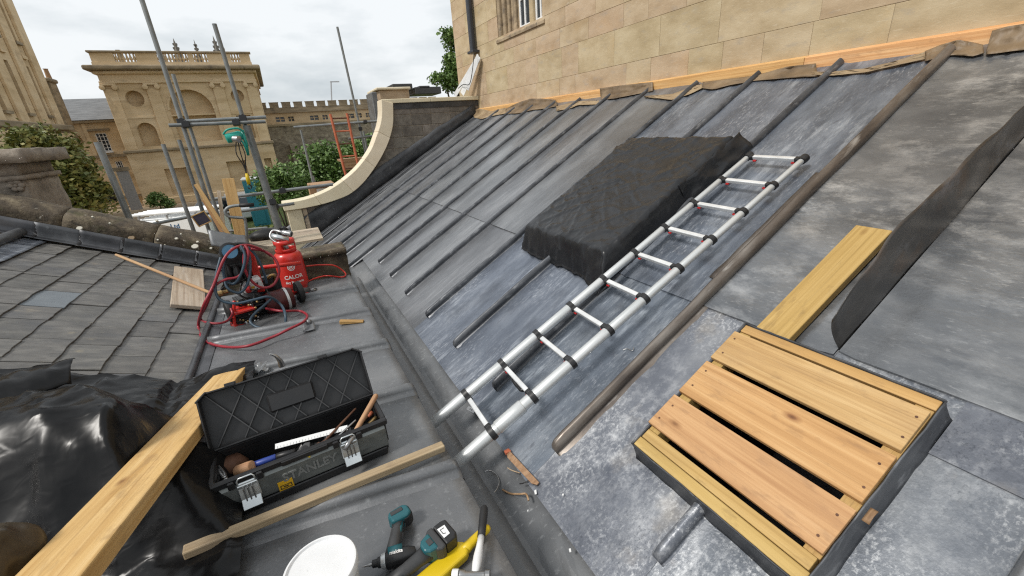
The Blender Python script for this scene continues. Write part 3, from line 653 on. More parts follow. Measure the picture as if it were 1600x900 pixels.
obj('wall_core', MB().prism(poly, -(CY1-.04), -(CY0+.075), Matrix(((1, 0, 0, 0), (0, 0, -1, 0), (0, 1, 0, 0), (0, 0, 0, 1)))), MT['mortar_dark'], CP)
def icx(z):
    for k in range(len(ic)-1):
        if ic[k].z <= z <= ic[k+1].z: return ic[k].x+(ic[k+1].x-ic[k].x)*(z-ic[k].z)/max(1e-6, ic[k+1].z-ic[k].z)
    return -.1 if z < ic[0].z else ic[-1].x
zr = 1.735; r_ = 0
while zr > -.9:
    x = 4.14-random.choice((0, .22)); x1 = 4.14; xs_ = icx(zr)+.02
    while x1 > xs_+.02:
        x0 = max(xs_, x-.44 if x == x1 else x)
        if x0-xs_ < .08: x0 = xs_
        if zr+.21 > -.627+.559*x0-.1: obj('block', MB().b2(x0+.006, x1-.006, CY0+.066, CY0+.16, zr+.006, zr+.209), MT['block'], CP, bevel=.006)
        x1 = x0; x = x1
    zr -= .215
obj('lead_strip', MB().b2(2.27, 4.14, CY0+.05, CY0+.062, 1.845, 1.95), MT['lead_dark'], CP)
obj('pier', MB().b2(-.12, .15, CY0+.02, CY1, -3.5, .13), MT['coping'], CP, bevel=.01)
obj('jamb', MB().b2(.16, .24, CY0+.04, CY1, -3.5, .135), MT['greywood'], CP, bevel=.004)
# ================================================================ things on the big roof
for a, b, c, d in ((-1.0, HU0+.03, -1.3, 9.25), (HU1-.03, 3.74, -1.3, 9.25), (HU0+.03, HU1-.03, -1.3, HV0+.03), (HU0+.03, HU1-.03, HV1-.03, 9.25)):
    if a < -.5:
        obj('roof_boarding', MB().b2(-.17, b, c, 6.09, -.06, -.012), MT['lead_dark'], ROOF, ROOFM)
        obj('roof_boarding', MB().b2(-1.04, b, 6.09, d, -.06, -.012), MT['lead_dark'], ROOF, ROOFM)
    else: obj('roof_boarding', MB().b2(a, b, c, d, -.06, -.012), MT['lead_dark'], ROOF, ROOFM)
# hatch kerb covered with boards
HA = thing('boarded_roof_hatch', 'square lead lined roof opening covered with three wide pine boards', 'roof hatch', roof((HU0+HU1)/2, (HV0+HV1)/2))
KH = .098
def wavy(p0, p1, ht, th, nrm):
    p0, p1 = V(p0), V(p1)
    def fn(a, b):
        q = p0.lerp(p1, a); w_ = .0035*nn(a*7, b*3, p0.x*5)+.0015*nn(a*22, b*4)
        return q+V(nrm)*(w_+(.018*(1-b)**3))+V((0, 0, ht*b+(.003*nn(a*14, 7, p0.y) if b == 1 else 0)))
    return MB().grid(24, 6, fn)
for p0, p1, nr_ in (((HU0, HV0), (HU0, HV1), (-1, 0, 0)), ((HU1, HV0), (HU1, HV1), (1, 0, 0)), ((HU0, HV0), (HU1, HV0), (0, -1, 0)), ((HU0, HV1), (HU1, HV1), (0, 1, 0))):
    obj('lead_upstand', wavy((*p0, .0), (*p1, .0), KH+.008, .004, nr_), MT['lead_dark'] if nr_[0] else MT['lead_roll'], HA, ROOFM, smooth=True, solid=.005)  # upper and lower sides in darker lead put their shade into the colour
def rboard(name, u0, u1, v0, v1, h0, h1, m, parent, along='v', rot=0, bevel=.003):
    c = roof((u0+u1)/2, (v0+v1)/2, (h0+h1)/2); x = YR if along == 'v' else UR
    M_ = frame(c, x, NR) @ RZ(rot)
    lx, ly = (v1-v0, u1-u0) if along == 'v' else (u1-u0, v1-v0)
    return obj(name, MB().box((0, 0, 0), (lx, ly, h1-h0)), m, parent, M_, bevel=bevel, seg=2)
for v0 in (HV0+.008, HV1-.058): rboard('kerb_rail', HU0+.1, HU1-.05, v0, v0+.05, .0, KH-.002, MT['treated'], HA, 'u')
rboard('kerb_board', HU0+.005, HU0+.05, HV0+.006, HV1-.006, .0, KH+.002, MT['treated'], HA)
rboard('kerb_board', HU0+.052, HU0+.098, HV0+.012, HV1-.012, .0, KH+.006, MT['treated'], HA)
rboard('kerb_board', HU1-.048, HU1-.005, HV0+.006, HV1-.006, .0, KH+.002, MT['treated'], HA)
for k, (u0, u1, m, dv0, dv1) in enumerate(((.400, .574, 'pine', .0, .0), (.602, .796, 'pine_pink', .002, -.002), (.82, .996, 'pine', .004, -.002))):
    o = rboard('cover_board', u0, u1, HV0+.006+dv0, HV1+.004+dv1, KH, KH+.021, MT[m], HA, rot=(-.25, .2, .1)[k])
    for v in (HV0+.035, HV1-.03):
        for u in (u0+.045, u1-.045):
            obj('screw', MB().lathe([(.0001, 0), (.0045, 0), (.0045, .0012), (.0001, .001)], 8, frame(roof(u+random.uniform(-.01, .01), v+random.uniform(-.01, .01), KH+.0212), UR, NR)), MT['rust'], o)
sh = MB().b2(HU0+.01, HU1-.01, HV0+.01, HV1-.01, -.9, -.88).b2(HU0+.055, HU0+.06, HV0+.01, HV1-.01, -.88, 0).b2(HU1-.06, HU1-.055, HV0+.01, HV1-.01, -.88, 0).b2(HU0+.06, HU1-.06, HV0+.05, HV0+.055, -.88, 0).b2(HU0+.06, HU1-.06, HV1-.055, HV1-.05, -.88, 0)
obj('shaft', sh, MT['blackplastic'], HA, ROOFM)  # black walls put the shade inside the opening into the colour
obj('leaf_scrap', MB().grid(5, 3, lambda a, b: (.56+.05*a, HV0-.012-.02*b, KH+.006+.012*sin(a*3)*b)), MT['brownstrip'], HA, ROOFM, smooth=True, solid=.002)
# loose plank beside the hatch
o = rboard('loose_plank', 1.085, 1.865, .885, 1.035, .022, .064, MT['treated'], None, 'u', -1.2, .004)
tag(o, 'short yellow treated plank lying on the lead above the boarded hatch', 'plank')

# telescopic ladder
LB, LT = roof(-.43, 1.83, .175), roof(2.372, 1.743, .085)
ld = (LT-LB); LL = ld.length; LM = frame(LB, ld, NR)
LAD = thing('telescopic_ladder', 'silver telescopic ladder lying up the lead roof', 'ladder', LB)
HW = .186; rp_ = [LL-.018-.2785*(9-k) for k in range(10)]
for s in (-1, 1):
    ys = s*HW; e = [0]+rp_
    for k in range(10):
        r = .0335-.0017*k
        mb = MB().lathe([(r*.97, e[k]), (r, e[k]+.003), (r, e[k+1]-.003), (r*.97, e[k+1])], 24, T(0, ys, 0) @ RY(90))
        obj('rail_section', mb, MT['alu'], LAD, LM, smooth='auto')
    obj('end_cap', MB().lathe([(.012, LL-.03), (.023, LL-.03), (.027, LL-.012), (.026, LL+.012), (.016, LL+.022), (.001, LL+.024)], 20, T(0, ys, 0) @ RY(90)), MT['blackplastic'], LAD, LM, smooth='auto')
    obj('foot', MB().lathe([(.030, -.012), (.0355, -.006), (.0355, .012), (.03, .014)], 20, T(0, ys, 0) @ RY(90)), MT['alu'], LAD, LM, smooth='auto')
obj('sleeve', MB().lathe([(.034, rp_[0]+.035), (.0372, rp_[0]+.042), (.0372, rp_[0]+.205), (.034, rp_[0]+.21)], 24, T(0, -HW, 0) @ RY(90)), MT['alu'], LAD, LM, smooth='auto')
for k, x in enumerate(rp_):
    g = obj('rung', MB().b2(x-.014, x+.014, -HW+.028-.0012*k, HW-.028+.0012*k, -.012, .014), MT['rung'], LAD, LM, bevel=.005, seg=2)
    if k: 
        for s in (-1, 1): obj('release_button', MB().b2(x-.02, x+.004, s*(HW-.055)-.012, s*(HW-.055)+.012, -.024, -.0125), MT['redplastic'], g, LM, bevel=.003)
    for s in (-1, 1):
        r = .0335-.0017*k
        c = obj('collar', MB().lathe([(r+.0005, x-.016), (r+.006, x-.014), (r+.006, x+.014), (r+.0005, x+.016)], 20, T(0, s*HW, 0) @ RY(90)), MT['blackplastic'], LAD, LM, smooth='auto')
        obj('rung_socket', MB().box((x, s*(HW-r-.012), 0), (.034, .036, .034), LM), MT['blackplastic'], c, bevel=.006)
x = rp_[1]; obj('locking_handle', MB().tube([(x-.012, -.075, -.02), (x-.018, -.05, -.034), (x-.018, .02, -.036), (x-.012, .05, -.02)], .012, 10), MT['blackplastic'], LAD, LM, smooth=True)

# skylight wrapped in black sheeting
BU0, BU1, BV0, BV1, BH = 1.12, 2.44, 2.08, 3.13, .20
def crease(u, v, f1, f2, ang, sd_, pw=3):
    c_, s_ = cos(ang), sin(ang); w_ = .5*nn(u*2, v*2, sd_+4)
    return max(0, 1-abs(nn((u*c_-v*s_)*f1+w_, (u*s_+v*c_)*f2+w_, sd_))*3)**pw
def drape(a, b):
    p, q = (a*2-1)*1.32, (b*2-1)*1.28
    def side(t): s = abs(t); return (min(s, 1), max(0, s-1)/.3)
    pu, du = side(p); qv, dv = side(q)
    u = (BU0+BU1)/2+math.copysign(pu, p)*(BU1-BU0)/2; v = (BV0+BV1)/2+math.copysign(qv, q)*(BV1-BV0)/2
    d = max(du, dv); dd = min(1, d); h = BH-(BH-.022)*dd**1.15
    if du > 0:                                             # pleated skirts
        pl_ = .05*nn(v*2.5, 1.5, 1)+.018*(crease(v, 0, 5, 1, 0, 3)-.3)
        u += math.copysign(du*((.12+.07*max(0, 1-(v-BV0)/.45)) if p < 0 else .05)+dd*pl_, p); v += du*.03*nn(v*4, 3, 4)
    if dv > 0:
        pl_ = .04*nn(u*2.5, 2.5, 7)+.018*(crease(u, 0, 4, 1, 0, 5)-.3)
        v += math.copysign(dv*.04+dd*pl_, q); u += dv*.03*nn(u*4, 2, 6)
    tp = 1-min(1, d*2)
    h += tp*(.009*crease(u, v, 2.2, 7, .9, 1, 5)+.009*crease(u, v, 8, 2.4, .5, 2, 5)+.005*crease(u, v, 18, 6, .7, 6, 4)+.006*nn(u*2.5, v*2.5, 3)-.012*(1-pu*pu)*(1-qv*qv))
    ed = min(1-pu if du == 0 else 0, 1-qv if dv == 0 else 0)
    h -= .012*max(0, 1-ed/.05)**2*tp
    h += (1-tp)*(.012*crease(u, v, 6, 6, .3, 8)-.004)
    return (u, v, max(h, .016))
BAG = thing('wrapped_skylight', 'flat box on the lead roof wrapped in black plastic sheeting, left of the ladder', 'covered skylight', roof(1.8, 2.6))
obj('kerb', MB().b2(BU0+.03, BU1-.03, BV0+.03, BV1-.03, .02, BH-.03), MT['blackplastic'], BAG, ROOFM)
obj('sheeting', MB().grid(110, 90, drape), MT['poly'], BAG, ROOFM, smooth=True, solid=.001)
obj('loose_flap', MB().grid(18, 10, lambda a, b: (2.10+.40*a, 3.10+.34*b*(.5+.5*a)+.02*nn(a*4, b*3), .14*(1-b)**1.5+.035+.03*b*a+.012*crease(a, b, 4, 2, .4, 2))), MT['poly'], BAG, ROOFM, smooth=True, solid=.001)
obj('loose_flap', MB().grid(20, 10, lambda a, b: (1.85+.66*a, 2.075-.03*b-.05*b*a+.02*nn(a*5, b*2), .19-.16*b+.02*crease(a, b, 3, 5, .4, 5)+.03*a*b)), MT['poly'], BAG, ROOFM, smooth=True, solid=.001)

# ================================================================ toolbox
TBM = T(-.516, 1.655, .006) @ RZ(3.5)
TL, TD, TH = .665, .225, .185
TB = thing('toolbox', 'long black toolbox standing open with its lid up on the flat lead', 'toolbox', TBM @ V((TL/2, TD/2, 0)))
tr = MB()
tr.b2(0.012, TL-.012, .01, TD-.01, 0, .012)
for a in ((.0, .008), (TD-.008, TD)): tr.b2(.004, TL-.004, a[0], a[1], .012, TH-.02)
for a in ((.0, .008), (TL-.008, TL)): tr.b2(a[0], a[1], .008, TD-.008, .012, TH-.02)
obj('tray', tr, MT['blackplastic'], TB, TBM, bevel=.003)
rm = MB().b2(-.012, TL+.012, -.014, .010, TH-.03, TH).b2(-.012, TL+.012, TD-.01, TD+.012, TH-.03, TH).b2(-.012, .012, .0101, TD-.0101, TH-.03, TH).b2(TL-.012, TL+.012, .0101, TD-.0101, TH-.03, TH)
obj('rim', rm, MT['blackplastic'], TB, TBM, bevel=.005)
obj('base_band', MB().b2(.01, TL-.01, -.012, -.001, .0, .036), MT['blackplastic'], TB, TBM, bevel=.004)
fp = obj('front_panel', MB().prism([(-.001, .036), (-.013, .046), (-.016, .09), (-.013, .14), (-.001, .154)], .002, TL-.002, TBM @ Matrix(((0, 0, 1, 0), (1, 0, 0, 0), (0, 1, 0, 0), (0, 0, 0, 1)))), mat('grey_green_steel', [(.13, .14, .135), (.26, .275, .262)], (3, 9, 9), 7, (.25, .42), .5, .1, 40, [((.03, .03, .03), (7, 14, 14), .58, .7, .6)]), TB, bevel=.003)
obj('end_panel', MB().b2(TL, TL+.008, .02, TD-.02, .04, .15), flat('end_steel', (.06, .062, .06), .35, .5), TB, TBM, bevel=.004)
def text_mb(body, size, M_, depth=.0015, bend=None, bold=0):
    c = bpy.data.curves.new('t', 'FONT'); c.body = body; c.size = size; c.extrude = depth; c.align_x = 'CENTER'; c.resolution_u = 3; c.offset = bold
    o = bpy.data.objects.new('t', c); COL.objects.link(o); dg = bpy.context.evaluated_depsgraph_get()
    me = bpy.data.meshes.new_from_object(o.evaluated_get(dg)); mb = MB()
    vs = [v.co.copy() for v in me.vertices]
    if bend: vs = [bend(v) for v in vs]
    mb.add(vs, [tuple(p.vertices) for p in me.polygons], M_)
    bpy.data.objects.remove(o); bpy.data.curves.remove(c); bpy.data.meshes.remove(me); return mb
FRM = Matrix(((1, 0, 0, 0), (0, 0, -1, 0), (0, 1, 0, 0), (0, 0, 0, 1)))
obj('lettering', text_mb('STANLEY', .052, TBM @ T(.335, -.016, .082) @ FRM, .0025, None, .0012), flat('letter_grey', (.30, .31, .30), .3, .5), TB)
for x0, w_, ts in ((.085, .045, ()), (.205, .055, ())):
    yl = obj('label_sticker', MB().b2(x0, x0+w_, -.0182, -.0166, .044, .088), MT['yellowlabel'], TB, TBM)
    mk = MB()
    if w_ > .05: mk.b2(x0+.006, x0+.049, -.0192, -.0184, .05, .053).b2(x0+.006, x0+.049, -.0192, -.0184, .066, .069).b2(x0+.006, x0+.009, -.0192, -.0184, .053, .066).b2(x0+.046, x0+.049, -.0192, -.0184, .053, .066).b2(x0+.018, x0+.036, -.0192, -.0184, .057, .062)
    else:
        for q in range(5): mk.b2(x0+.008, x0+.04, -.0192, -.0184, .05+.006*q, .0525+.006*q)
    obj('print', mk, MT['blackplastic'], yl, TBM)
for x0 in (.112, .50):
    la = obj('latch', MB().prism([(-.022, .155), (-.018, .16), (-.03, .085), (-.055, .055), (-.06, .058), (-.036, .09)], x0-.034, x0+.034, TBM @ Matrix(((0, 0, 1, 0), (1, 0, 0, 0), (0, 1, 0, 0), (0, 0, 0, 1)))), MT['chrome'], TB, bevel=.002)
    obj('latch_plate', MB().b2(x0-.036, x0+.036, -.026, -.0165, .075, .15), MT['chrome'], la, TBM, bevel=.003)
    for q in (-.015, 0, .015): obj('latch_rib', MB().b2(x0+q-.0025, x0+q+.0025, -.042, -.02, .08, .145), MT['steel'], la, TBM, bevel=.001)
    obj('latch_wire', MB().tube([(x0-.03, -.02, .14), (x0-.03, -.02, .172), (x0-.022, -.017, .18), (x0+.022, -.017, .18), (x0+.03, -.02, .172), (x0+.03, -.02, .14)], .0035, 8), MT['chrome'], la, TBM, smooth=True)
    for q in (-.052, .046): obj('latch_lug', MB().b2(x0+q-.01, x0+q+.014, -.026, -.0145, .145, .178), MT['blackplastic'], la, TBM, bevel=.003)
obj('rim_bridge', MB().b2(.24, .42, -.022, -.0145, TH-.028, TH-.004), MT['blackplastic'], TB, TBM, bevel=.003)
# lid: local x along the box, y up the lid, z towards the inside
LIDM = TBM @ T(0, TD+.012, TH-.01) @ RX(61)
lid = MB(); LH, LDp = .25, .052
lid.prism([(-.01, 0), (TL+.01, 0), (TL+.01, LH-.03), (TL-.03, LH), (.03, LH), (-.01, LH-.03)], -.006, .0, LIDM)
LID = obj('lid', lid, MT['blackplastic'], TB, bevel=.003)
wl = MB().b2(-.01, TL+.01, 0, .008, .0005, LDp*.7, LIDM).b2(.03, TL-.03, LH-.008, LH, .0005, LDp, LIDM).b2(-.01, -.002, .0085, LH-.03, .0005, LDp, LIDM).b2(TL+.002, TL+.01, .0085, LH-.03, .0005, LDp, LIDM)
wl.box((0, 0, LDp/2), (.008, .055, LDp-.001), LIDM @ T(.0085, LH-.0155, 0) @ RZ(-53)).box((0, 0, LDp/2), (.008, .055, LDp-.001), LIDM @ T(TL-.0085, LH-.0155, 0) @ RZ(53))
obj('lid_wall', wl, MT['blackplastic'], LID, bevel=.002)
for k in range(6):
    x0 = .02+.1*k
    for s in (1, -1):
        a, b = (V((x0, .012, 0)), V((x0+.15, LH-.012, 0))) if s > 0 else (V((x0+.15, .012, 0)), V((x0, LH-.012, 0)))
        d = b-a; obj('lid_rib', MB().box((0, 0, .009), (d.length, .0045, .017+.002*(s > 0)), LIDM @ T(*((a+b)/2)) @ RZ(math.degrees(math.atan2(d.y, d.x)))), MT['darkgrey'], LID)
obj('lid_recess', MB().b2(.235, .43, .075, .16, .0005, .024, LIDM), MT['blackplastic'], LID, bevel=.008)
for x0 in (.12, .5): obj('lid_catch', MB().b2(x0-.02, x0+.02, LH-.004, LH+.012, LDp-.03, LDp+.004, LIDM), MT['blackplastic'], LID, bevel=.002)
for x0 in (.245, .30): obj('lid_disc', MB().lathe([(.0005, 0), (.011, 0), (.011, .002), (.0005, .003)], 12, LIDM @ T(x0+.03, LH+.0005, .03) @ RX(-90) @ Matrix.Diagonal((1.3, .7, 1, 1))), MT['steel'], LID)

def rod(p0, p1, r0, r1=None, n=12, M=I4): return MB().tube([p0, V(p0).lerp(V(p1), .5), p1], [r0, ((r1 or r0)+r0)/2, r1 or r0], n, M)
def rodm(name, p0, p1, r0, r1, m, parent):
    d = V(p1)-V(p0); return obj(name, MB().lathe([(r0*.8, 0), (r0, d.length*.02), ((r0+r1)/2*1.04, d.length*.5), (r1, d.length*.97), (r1*.7, d.length)], 14, RY(90)), m, parent, frame(p0, d, (0, 0.3, 1) if abs(d.normalized().z) < .9 else (1, 0, 0)), smooth=True)
P = lambda px, py, z: at(px, py, 'z', z)
ZB = .16
h0, h1 = at(549, 686, 'z', .165), at(588, 617, 'y', 1.885)
HM = thing('hammer', 'hammer with a bare wooden handle sticking out of the toolbox', 'hammer', h0)
rodm('handle', h0, h1, .011, .013, MT['handle'], HM)
obj('head', MB().tube([h0+V((-.035, -.03, -.02)), h0+V((-.012, -.01, -.004)), h0+V((.012, .008, .004)), h0+V((.03, .03, -.008))], [.012, .011, .01, .013], 12), MT['steel'], HM, smooth=True)
SQ = thing('combination_square', 'combination square with white steel rule lying in the toolbox', 'square', P(480, 700, .16))
a, b = P(430, 698, .165), P(543, 668, .165); d = b-a
obj('rule', MB().box((0, 0, 0), (d.length, .024, .003)), MT['white'], SQ, frame((a+b)/2, d, (-.1, -.45, .9)))
tk = MB()
for k in range(22): tk.box((-d.length/2+.01+.0125*k, -.006, .0018), (.0008, .008 if k % 2 else .011, .0006))
obj('tick_marks', tk, MT['blackplastic'], SQ, frame((a+b)/2, d, (-.1, -.45, .9)))
c = P(472, 704, .168); M_ = frame(c, d, (-.1, -.45, .9))
hd = MB().prism([(-.055, -.03), (.03, -.035), (.034, .028), (.012, .03)], -.006, .006); o = obj('square_head', hd, MT['darkgrey'], SQ, M_, bevel=.002)
obj('hole_rim', MB().lathe([(.010, .0065), (.014, .0065), (.014, .009), (.010, .009)], 16, T(.012, .002, 0)), MT['blackmetal'], o, M_)
BT = thing('blue_grip_tool', 'blue and black gripped hand tool lying along the toolbox', 'hand tool', P(420, 720, .15))
rodm('grip', P(392, 728, .15), P(432, 714, .155), .013, .014, MT['blueplastic'], BT); rodm('shank', P(432, 714, .155), P(462, 705, .158), .015, .012, MT['blackplastic'], BT)
ML = thing('mallet_head', 'small worn brown mallet head inside the toolbox', 'mallet', P(384, 733, .14))
rodm('face', P(372, 737, .14), P(394, 728, .165), .026, .023, MT['handle'], ML); rodm('body', P(380, 748, .13), P(398, 738, .14), .022, .024, MT['rust'], ML)
PLI = thing('pliers', 'rusty steel pliers at the left end of the toolbox', 'pliers', P(350, 742, .14))
for q in (-1, 1): obj('arm', MB().tube([P(340+q*2, 728, .165), P(348+q*3, 740, .15), P(352, 748, .148), P(358-q*5, 757, .14)], [.004, .006, .009, .007], 8), MT['steel'], PLI, smooth=True)
obj('pivot', MB().lathe([(.0005, 0), (.007, 0), (.007, .012), (.0005, .014)], 12, T(*P(352, 748, .148))), MT['steel'], PLI)
for k, (p0, p1, r, m, lb) in enumerate((((503, 694), (556, 638), .006, 'rust', 'long rusty steel tool leaning beside the hammer handle in the toolbox'), ((520, 690), (556, 656), .005, 'steel', 'bright steel tool lying under the hammer handle in the toolbox'))):
    a, b = P(*p0, .16), P(*p1, .185); S = thing('steel_tool', lb, 'hand tool', a)
    rodm('shaft', a, b, r, r*.8, MT[m], S); obj('jaw', MB().tube([a+V((-.03, -.004, .002)), a+V((-.01, 0, .003)), a], [.006, .012, .009], 8), MT[m], S, smooth=True)
o = obj('wood_block', MB().box((0, 0, 0), (.06, .03, .02)), MT['rust'], None, frame(P(500, 698, .15), (1, .3, .1), (0, 0, 1)), bevel=.002); tag(o, 'small brown wooden block among the tools in the toolbox', 'wood block')
o = obj('toolbox_clutter', rough(MB().grid(40, 14, lambda a, b: (.02+.625*a, .015+.195*b, .05+.05*nn(a*16, b*6, 4)+.03*nn(a*40, b*14, 1))), .0, 1), MT['blackmetal'], TB, TBM)

o = obj('leather_pouch', rough(MB().lathe([(.02, -.03), (.05, -.028), (.055, .0), (.04, .03), (.01, .034)], 18, T(*P(362, 727, .12)) @ Matrix.Diagonal((1.1, .8, 1, 1))), .012, 20), MT['rust'], None, smooth=True); tag(o, 'brown leather pouch at the left end of the toolbox', 'pouch')
for k, (p0, p1, m, hm, lb) in enumerate((((440, 722), (486, 712), 'steel', 'yellow', 'small chisel with a yellow handle near the toolbox front edge'), ((560, 676), (588, 652), 'blackmetal', 'brass', 'black tool with a brass ring at the right end of the toolbox'), ((350, 756), (378, 745), 'rust', 'rust', 'rusty bolt bar lying below the pliers in the toolbox'), ((566, 660), (582, 644), 'rust', 'orange', 'short rusty rod with an orange end in the right corner of the toolbox'))):
    a, b = P(*p0, .14), P(*p1, .15); S = thing('loose_tool', lb, 'hand tool', a); m_ = a.lerp(b, .55)
    rodm('shaft', a, m_, .0055, .0055, MT[m], S); rodm('grip', m_, b, .008, .010, MT[hm], S)

# ================================================================ timber on the deck
def board(name, p0, p1, wd, th, m, upv=(0, 0, 1), label=None, cat=None, parent=None, bevel=.003):
    d = V(p1)-V(p0); o = obj(name, MB().box((0, 0, 0), (d.length, wd, th)), m, parent, frame((V(p0)+V(p1))/2, d, upv), bevel=bevel, seg=2)
    return tag(o, label, cat) if label else o
F_, N_ = V((-.577, 2.915, .038)), V((-.690, 1.12, .475)); dpl = (N_-F_).normalized()
board('long_plank', F_, F_+dpl*2.75, .172, .052, MT['plank'], (.0, .24, 1), 'long yellow pine plank reaching over the black plastic in the foreground', 'plank', bevel=.004)
a, b = P(287, 864, .09), P(693, 697, .045)
board('sawn_batten', a, b, .042, .034, MT['batten'], (0, 0, 1), 'weathered sawn timber batten lying in front of the toolbox', 'batten', bevel=.005)
a, b = P(530, 503, .03), P(569, 500, .02)
mb = MB().prism([(-.09, -.012), (.09, -.012), (.09, 0), (-.09, .018)], -.02, .02, RX(90)); o = obj('timber_wedge', mb, MT['treated'], None, frame((a+b)/2+V((0, 0, -.004)), b-a, (0, 0, 1)), bevel=.002)
tag(o, 'small yellow timber wedge lying on the lead deck', 'wedge')
def ats(px, py, h):
    r = ray(px, py); n_ = V((sin(SLA), 0, cos(SLA))); t_ = n_.dot(sl(0, 0, h)-CAM)/n_.dot(r); return CAM+r*t_
SN = V((sin(SLA), 0, cos(SLA)))
q = [ats(*p, .075) for p in ((272, 417), (318, 420), (320, 479), (268, 476))]
a, b = (q[0]+q[1])/2, (q[2]+q[3])/2
board('short_plank', a-SN*.015, b-SN*.015, ((q[0]-q[1]).length+(q[2]-q[3]).length)/2, .034, MT['greywood'], SN, 'short pale weathered plank lying on the slates', 'plank', bevel=.005)
a, b = ats(181, 398, .10), ats(325, 456, .13)
o = rodm('broom_handle', a, b+(b-a)*.03, .0135, .0135, MT['handle'], None); tag(o, 'long round wooden pole resting across the short plank on the slates', 'pole')

# ================================================================ black plastic heap at the left
def heap(a, b):
    x = -2.6+2.16*a; y = .2+2.75*b
    zb = .02 if x > SX0 else .03+tan(SLA)*(SX0-x)+.02
    e1 = (-.56+.06*nn(y*2.2, 1)-x)/.20; e2 = (2.42-.26*(x+.75)*(1 if x < -.75 else 0)+.1*nn(x*3, 5)-y)/.26
    e2 = min(e2, 3)
    d = max(0, min(1, min(e1, e2)))
    s = d*d*(3-2*d)
    def smin(*q, k=.035):
        m0 = min(q); return m0-k*math.log(sum(math.exp(-(x_-m0)/k) for x_ in q))
    xp = -.577-.064*(2.915-y); zp = .038+.243*(2.915-y)
    top = smin(.50+.02*nn(x*3, y*3), .44+1.5*(-.70-x)+.05*nn(y*3, 1), .50+1.9*(2.22-y)-.25*(x+1.1)+.05*nn(x*4, 2), .50+1.25*(y-1.93)+.25*(x+1.0), .50+.9*(2.0-y)-1.2*(x+.80), k=.022)
    top = smin(top, zp-.04+4*max(0, abs(x-xp)-.09), k=.02)
    low = zb+.035+.035*nn(x*2.4, y*2.4, 5)+.02*nn(x*6, y*6, 2)
    top = max(top, low)
    s = 1; d = 1
    w_ = .35*nn(x*1.3, y*1.3, 3)
    def ridge(f1, f2, ang, sd_):
        c_, s_ = cos(ang), sin(ang); return max(0, 1-abs(nn((x*c_-y*s_)*f1+w_, (x*s_+y*c_)*f2+w_, sd_))*3.4)**2
    z = max(zb, top)+.016*ridge(1.2, 4.6, .5, 7)+.016*ridge(5, 1.2, -.3, 2)+.011*ridge(9, 2.2, 1.1, 5)+.006*ridge(6, 15, -.8, 9)+.004*nn(x*3, y*3, 8)
    return (x+.03*nn(x*5, y*5, 9), y+.03*nn(x*5, y*5, 12), max(z, zb*.96))
HP = thing('plastic_heap', 'heap of crumpled black plastic sheeting at the lower left under the long plank', 'plastic sheeting', (-1.2, 1.5, .1))
obj('sheeting', MB().grid(120, 130, heap), MT['poly_bag'], HP, smooth=True)
def fl(a, b):
    p = V(at(-30, 590, 'z', .52)).lerp(at(118, 560, 'z', .50), a); q = V(at(-30, 640, 'z', .48)).lerp(at(112, 600, 'z', .44), a)
    r = p.lerp(q, b); return r+V((0, 0, .03*sin(b*pi)+.012*nn(a*6, b*4)))
obj('loose_flap', MB().grid(24, 10, fl), MT['poly_bag'], HP, smooth=True, solid=.001)
c = at(-12, 880, 'z', .47)
def sack(a, b):
    th = 2*pi*a; ph = pi*.5*b; r = .10*(1+.18*nn(cos(th)*2, sin(th)*2, b*3)+.08*nn(cos(th)*6, sin(th)*6, b*7))
    return c+V((r*cos(th)*cos(ph)*.8, r*1.1*sin(th)*cos(ph), .14*sin(ph)-.05))
o = obj('brown_sack', MB().grid(40, 16, sack), MT['poly_brown'], None, smooth=True); tag(o, 'crumpled brown plastic sack at the lower left corner', 'sack')

# ================================================================ white tub
TU = thing('white_tub', 'white plastic tub with its lid on, beside the power tools', 'tub', (-.17, 1.03, 0))
cx, cy = -.168, 1.065
obj('body', MB().lathe([(.085, .004), (.088, .01), (.097, .19), (.0975, .2)], 40, T(cx, cy, 0)), MT['tubwhite'], TU, smooth='auto')
obj('lid', MB().lathe([(.098, .185), (.104, .186), (.105, .212), (.102, .216), (.097, .216), (.094, .209), (.09, .208), (.02, .2105), (.0005, .2105)], 48, T(cx, cy, 0)), MT['tubwhite'], TU, smooth='auto')

# ================================================================ power tools, hammer and lead dresser
def px(x, y, z): return at(x, y, 'z', z)
DRV = thing('impact_driver', 'teal impact driver without a battery lying on the lead', 'power tool', px(610, 850, 0))
a, b = px(624, 808, .05), px(612, 874, .045)
ax = (b-a).normalized()
Mf = frame(a, (1, .12, 0), (0, 0, 1))
obj('foot', MB().prism([(-.034, -.03), (-.04, .0), (-.032, .022), (.026, .026), (.04, .012), (.042, -.022), (.026, -.034)], -.028, .028, Mf), MT['tealpaint'], DRV, bevel=.009, seg=3)
obj('foot_trim', MB().prism([(.006, -.036), (.03, -.036), (.046, -.022), (.044, .016), (.03, .03), (.004, .03)], -.03, .018, Mf), MT['blackplastic'], DRV, bevel=.008, seg=3)
obj('foot_slot', MB().b2(-.028, .018, -.004, .014, .027, .031, Mf), MT['darkgrey'], DRV, bevel=.002)
obj('strap_ring', MB().tube([Mf @ V((-.022+.014*cos(t*pi/5), -.036+.012*sin(t*pi/5), .01)) for t in range(11)], .005, 8), MT['blackplastic'], DRV, smooth=True)
obj('grip', MB().tube([a+ax*.015, a+ax*.05, a+ax*.09, b+ax*.01], [.021, .0185, .02, .024], 14, sx=1.15), MT['darkgrey'], DRV, smooth=True)
obj('grip_inlay', MB().tube([a+ax*.02+V((.014, 0, .006)), a+ax*.06+V((.013, 0, .006)), a+ax*.1+V((.014, 0, .004))], [.008, .009, .007], 10), MT['tealpaint'], DRV, smooth=True)
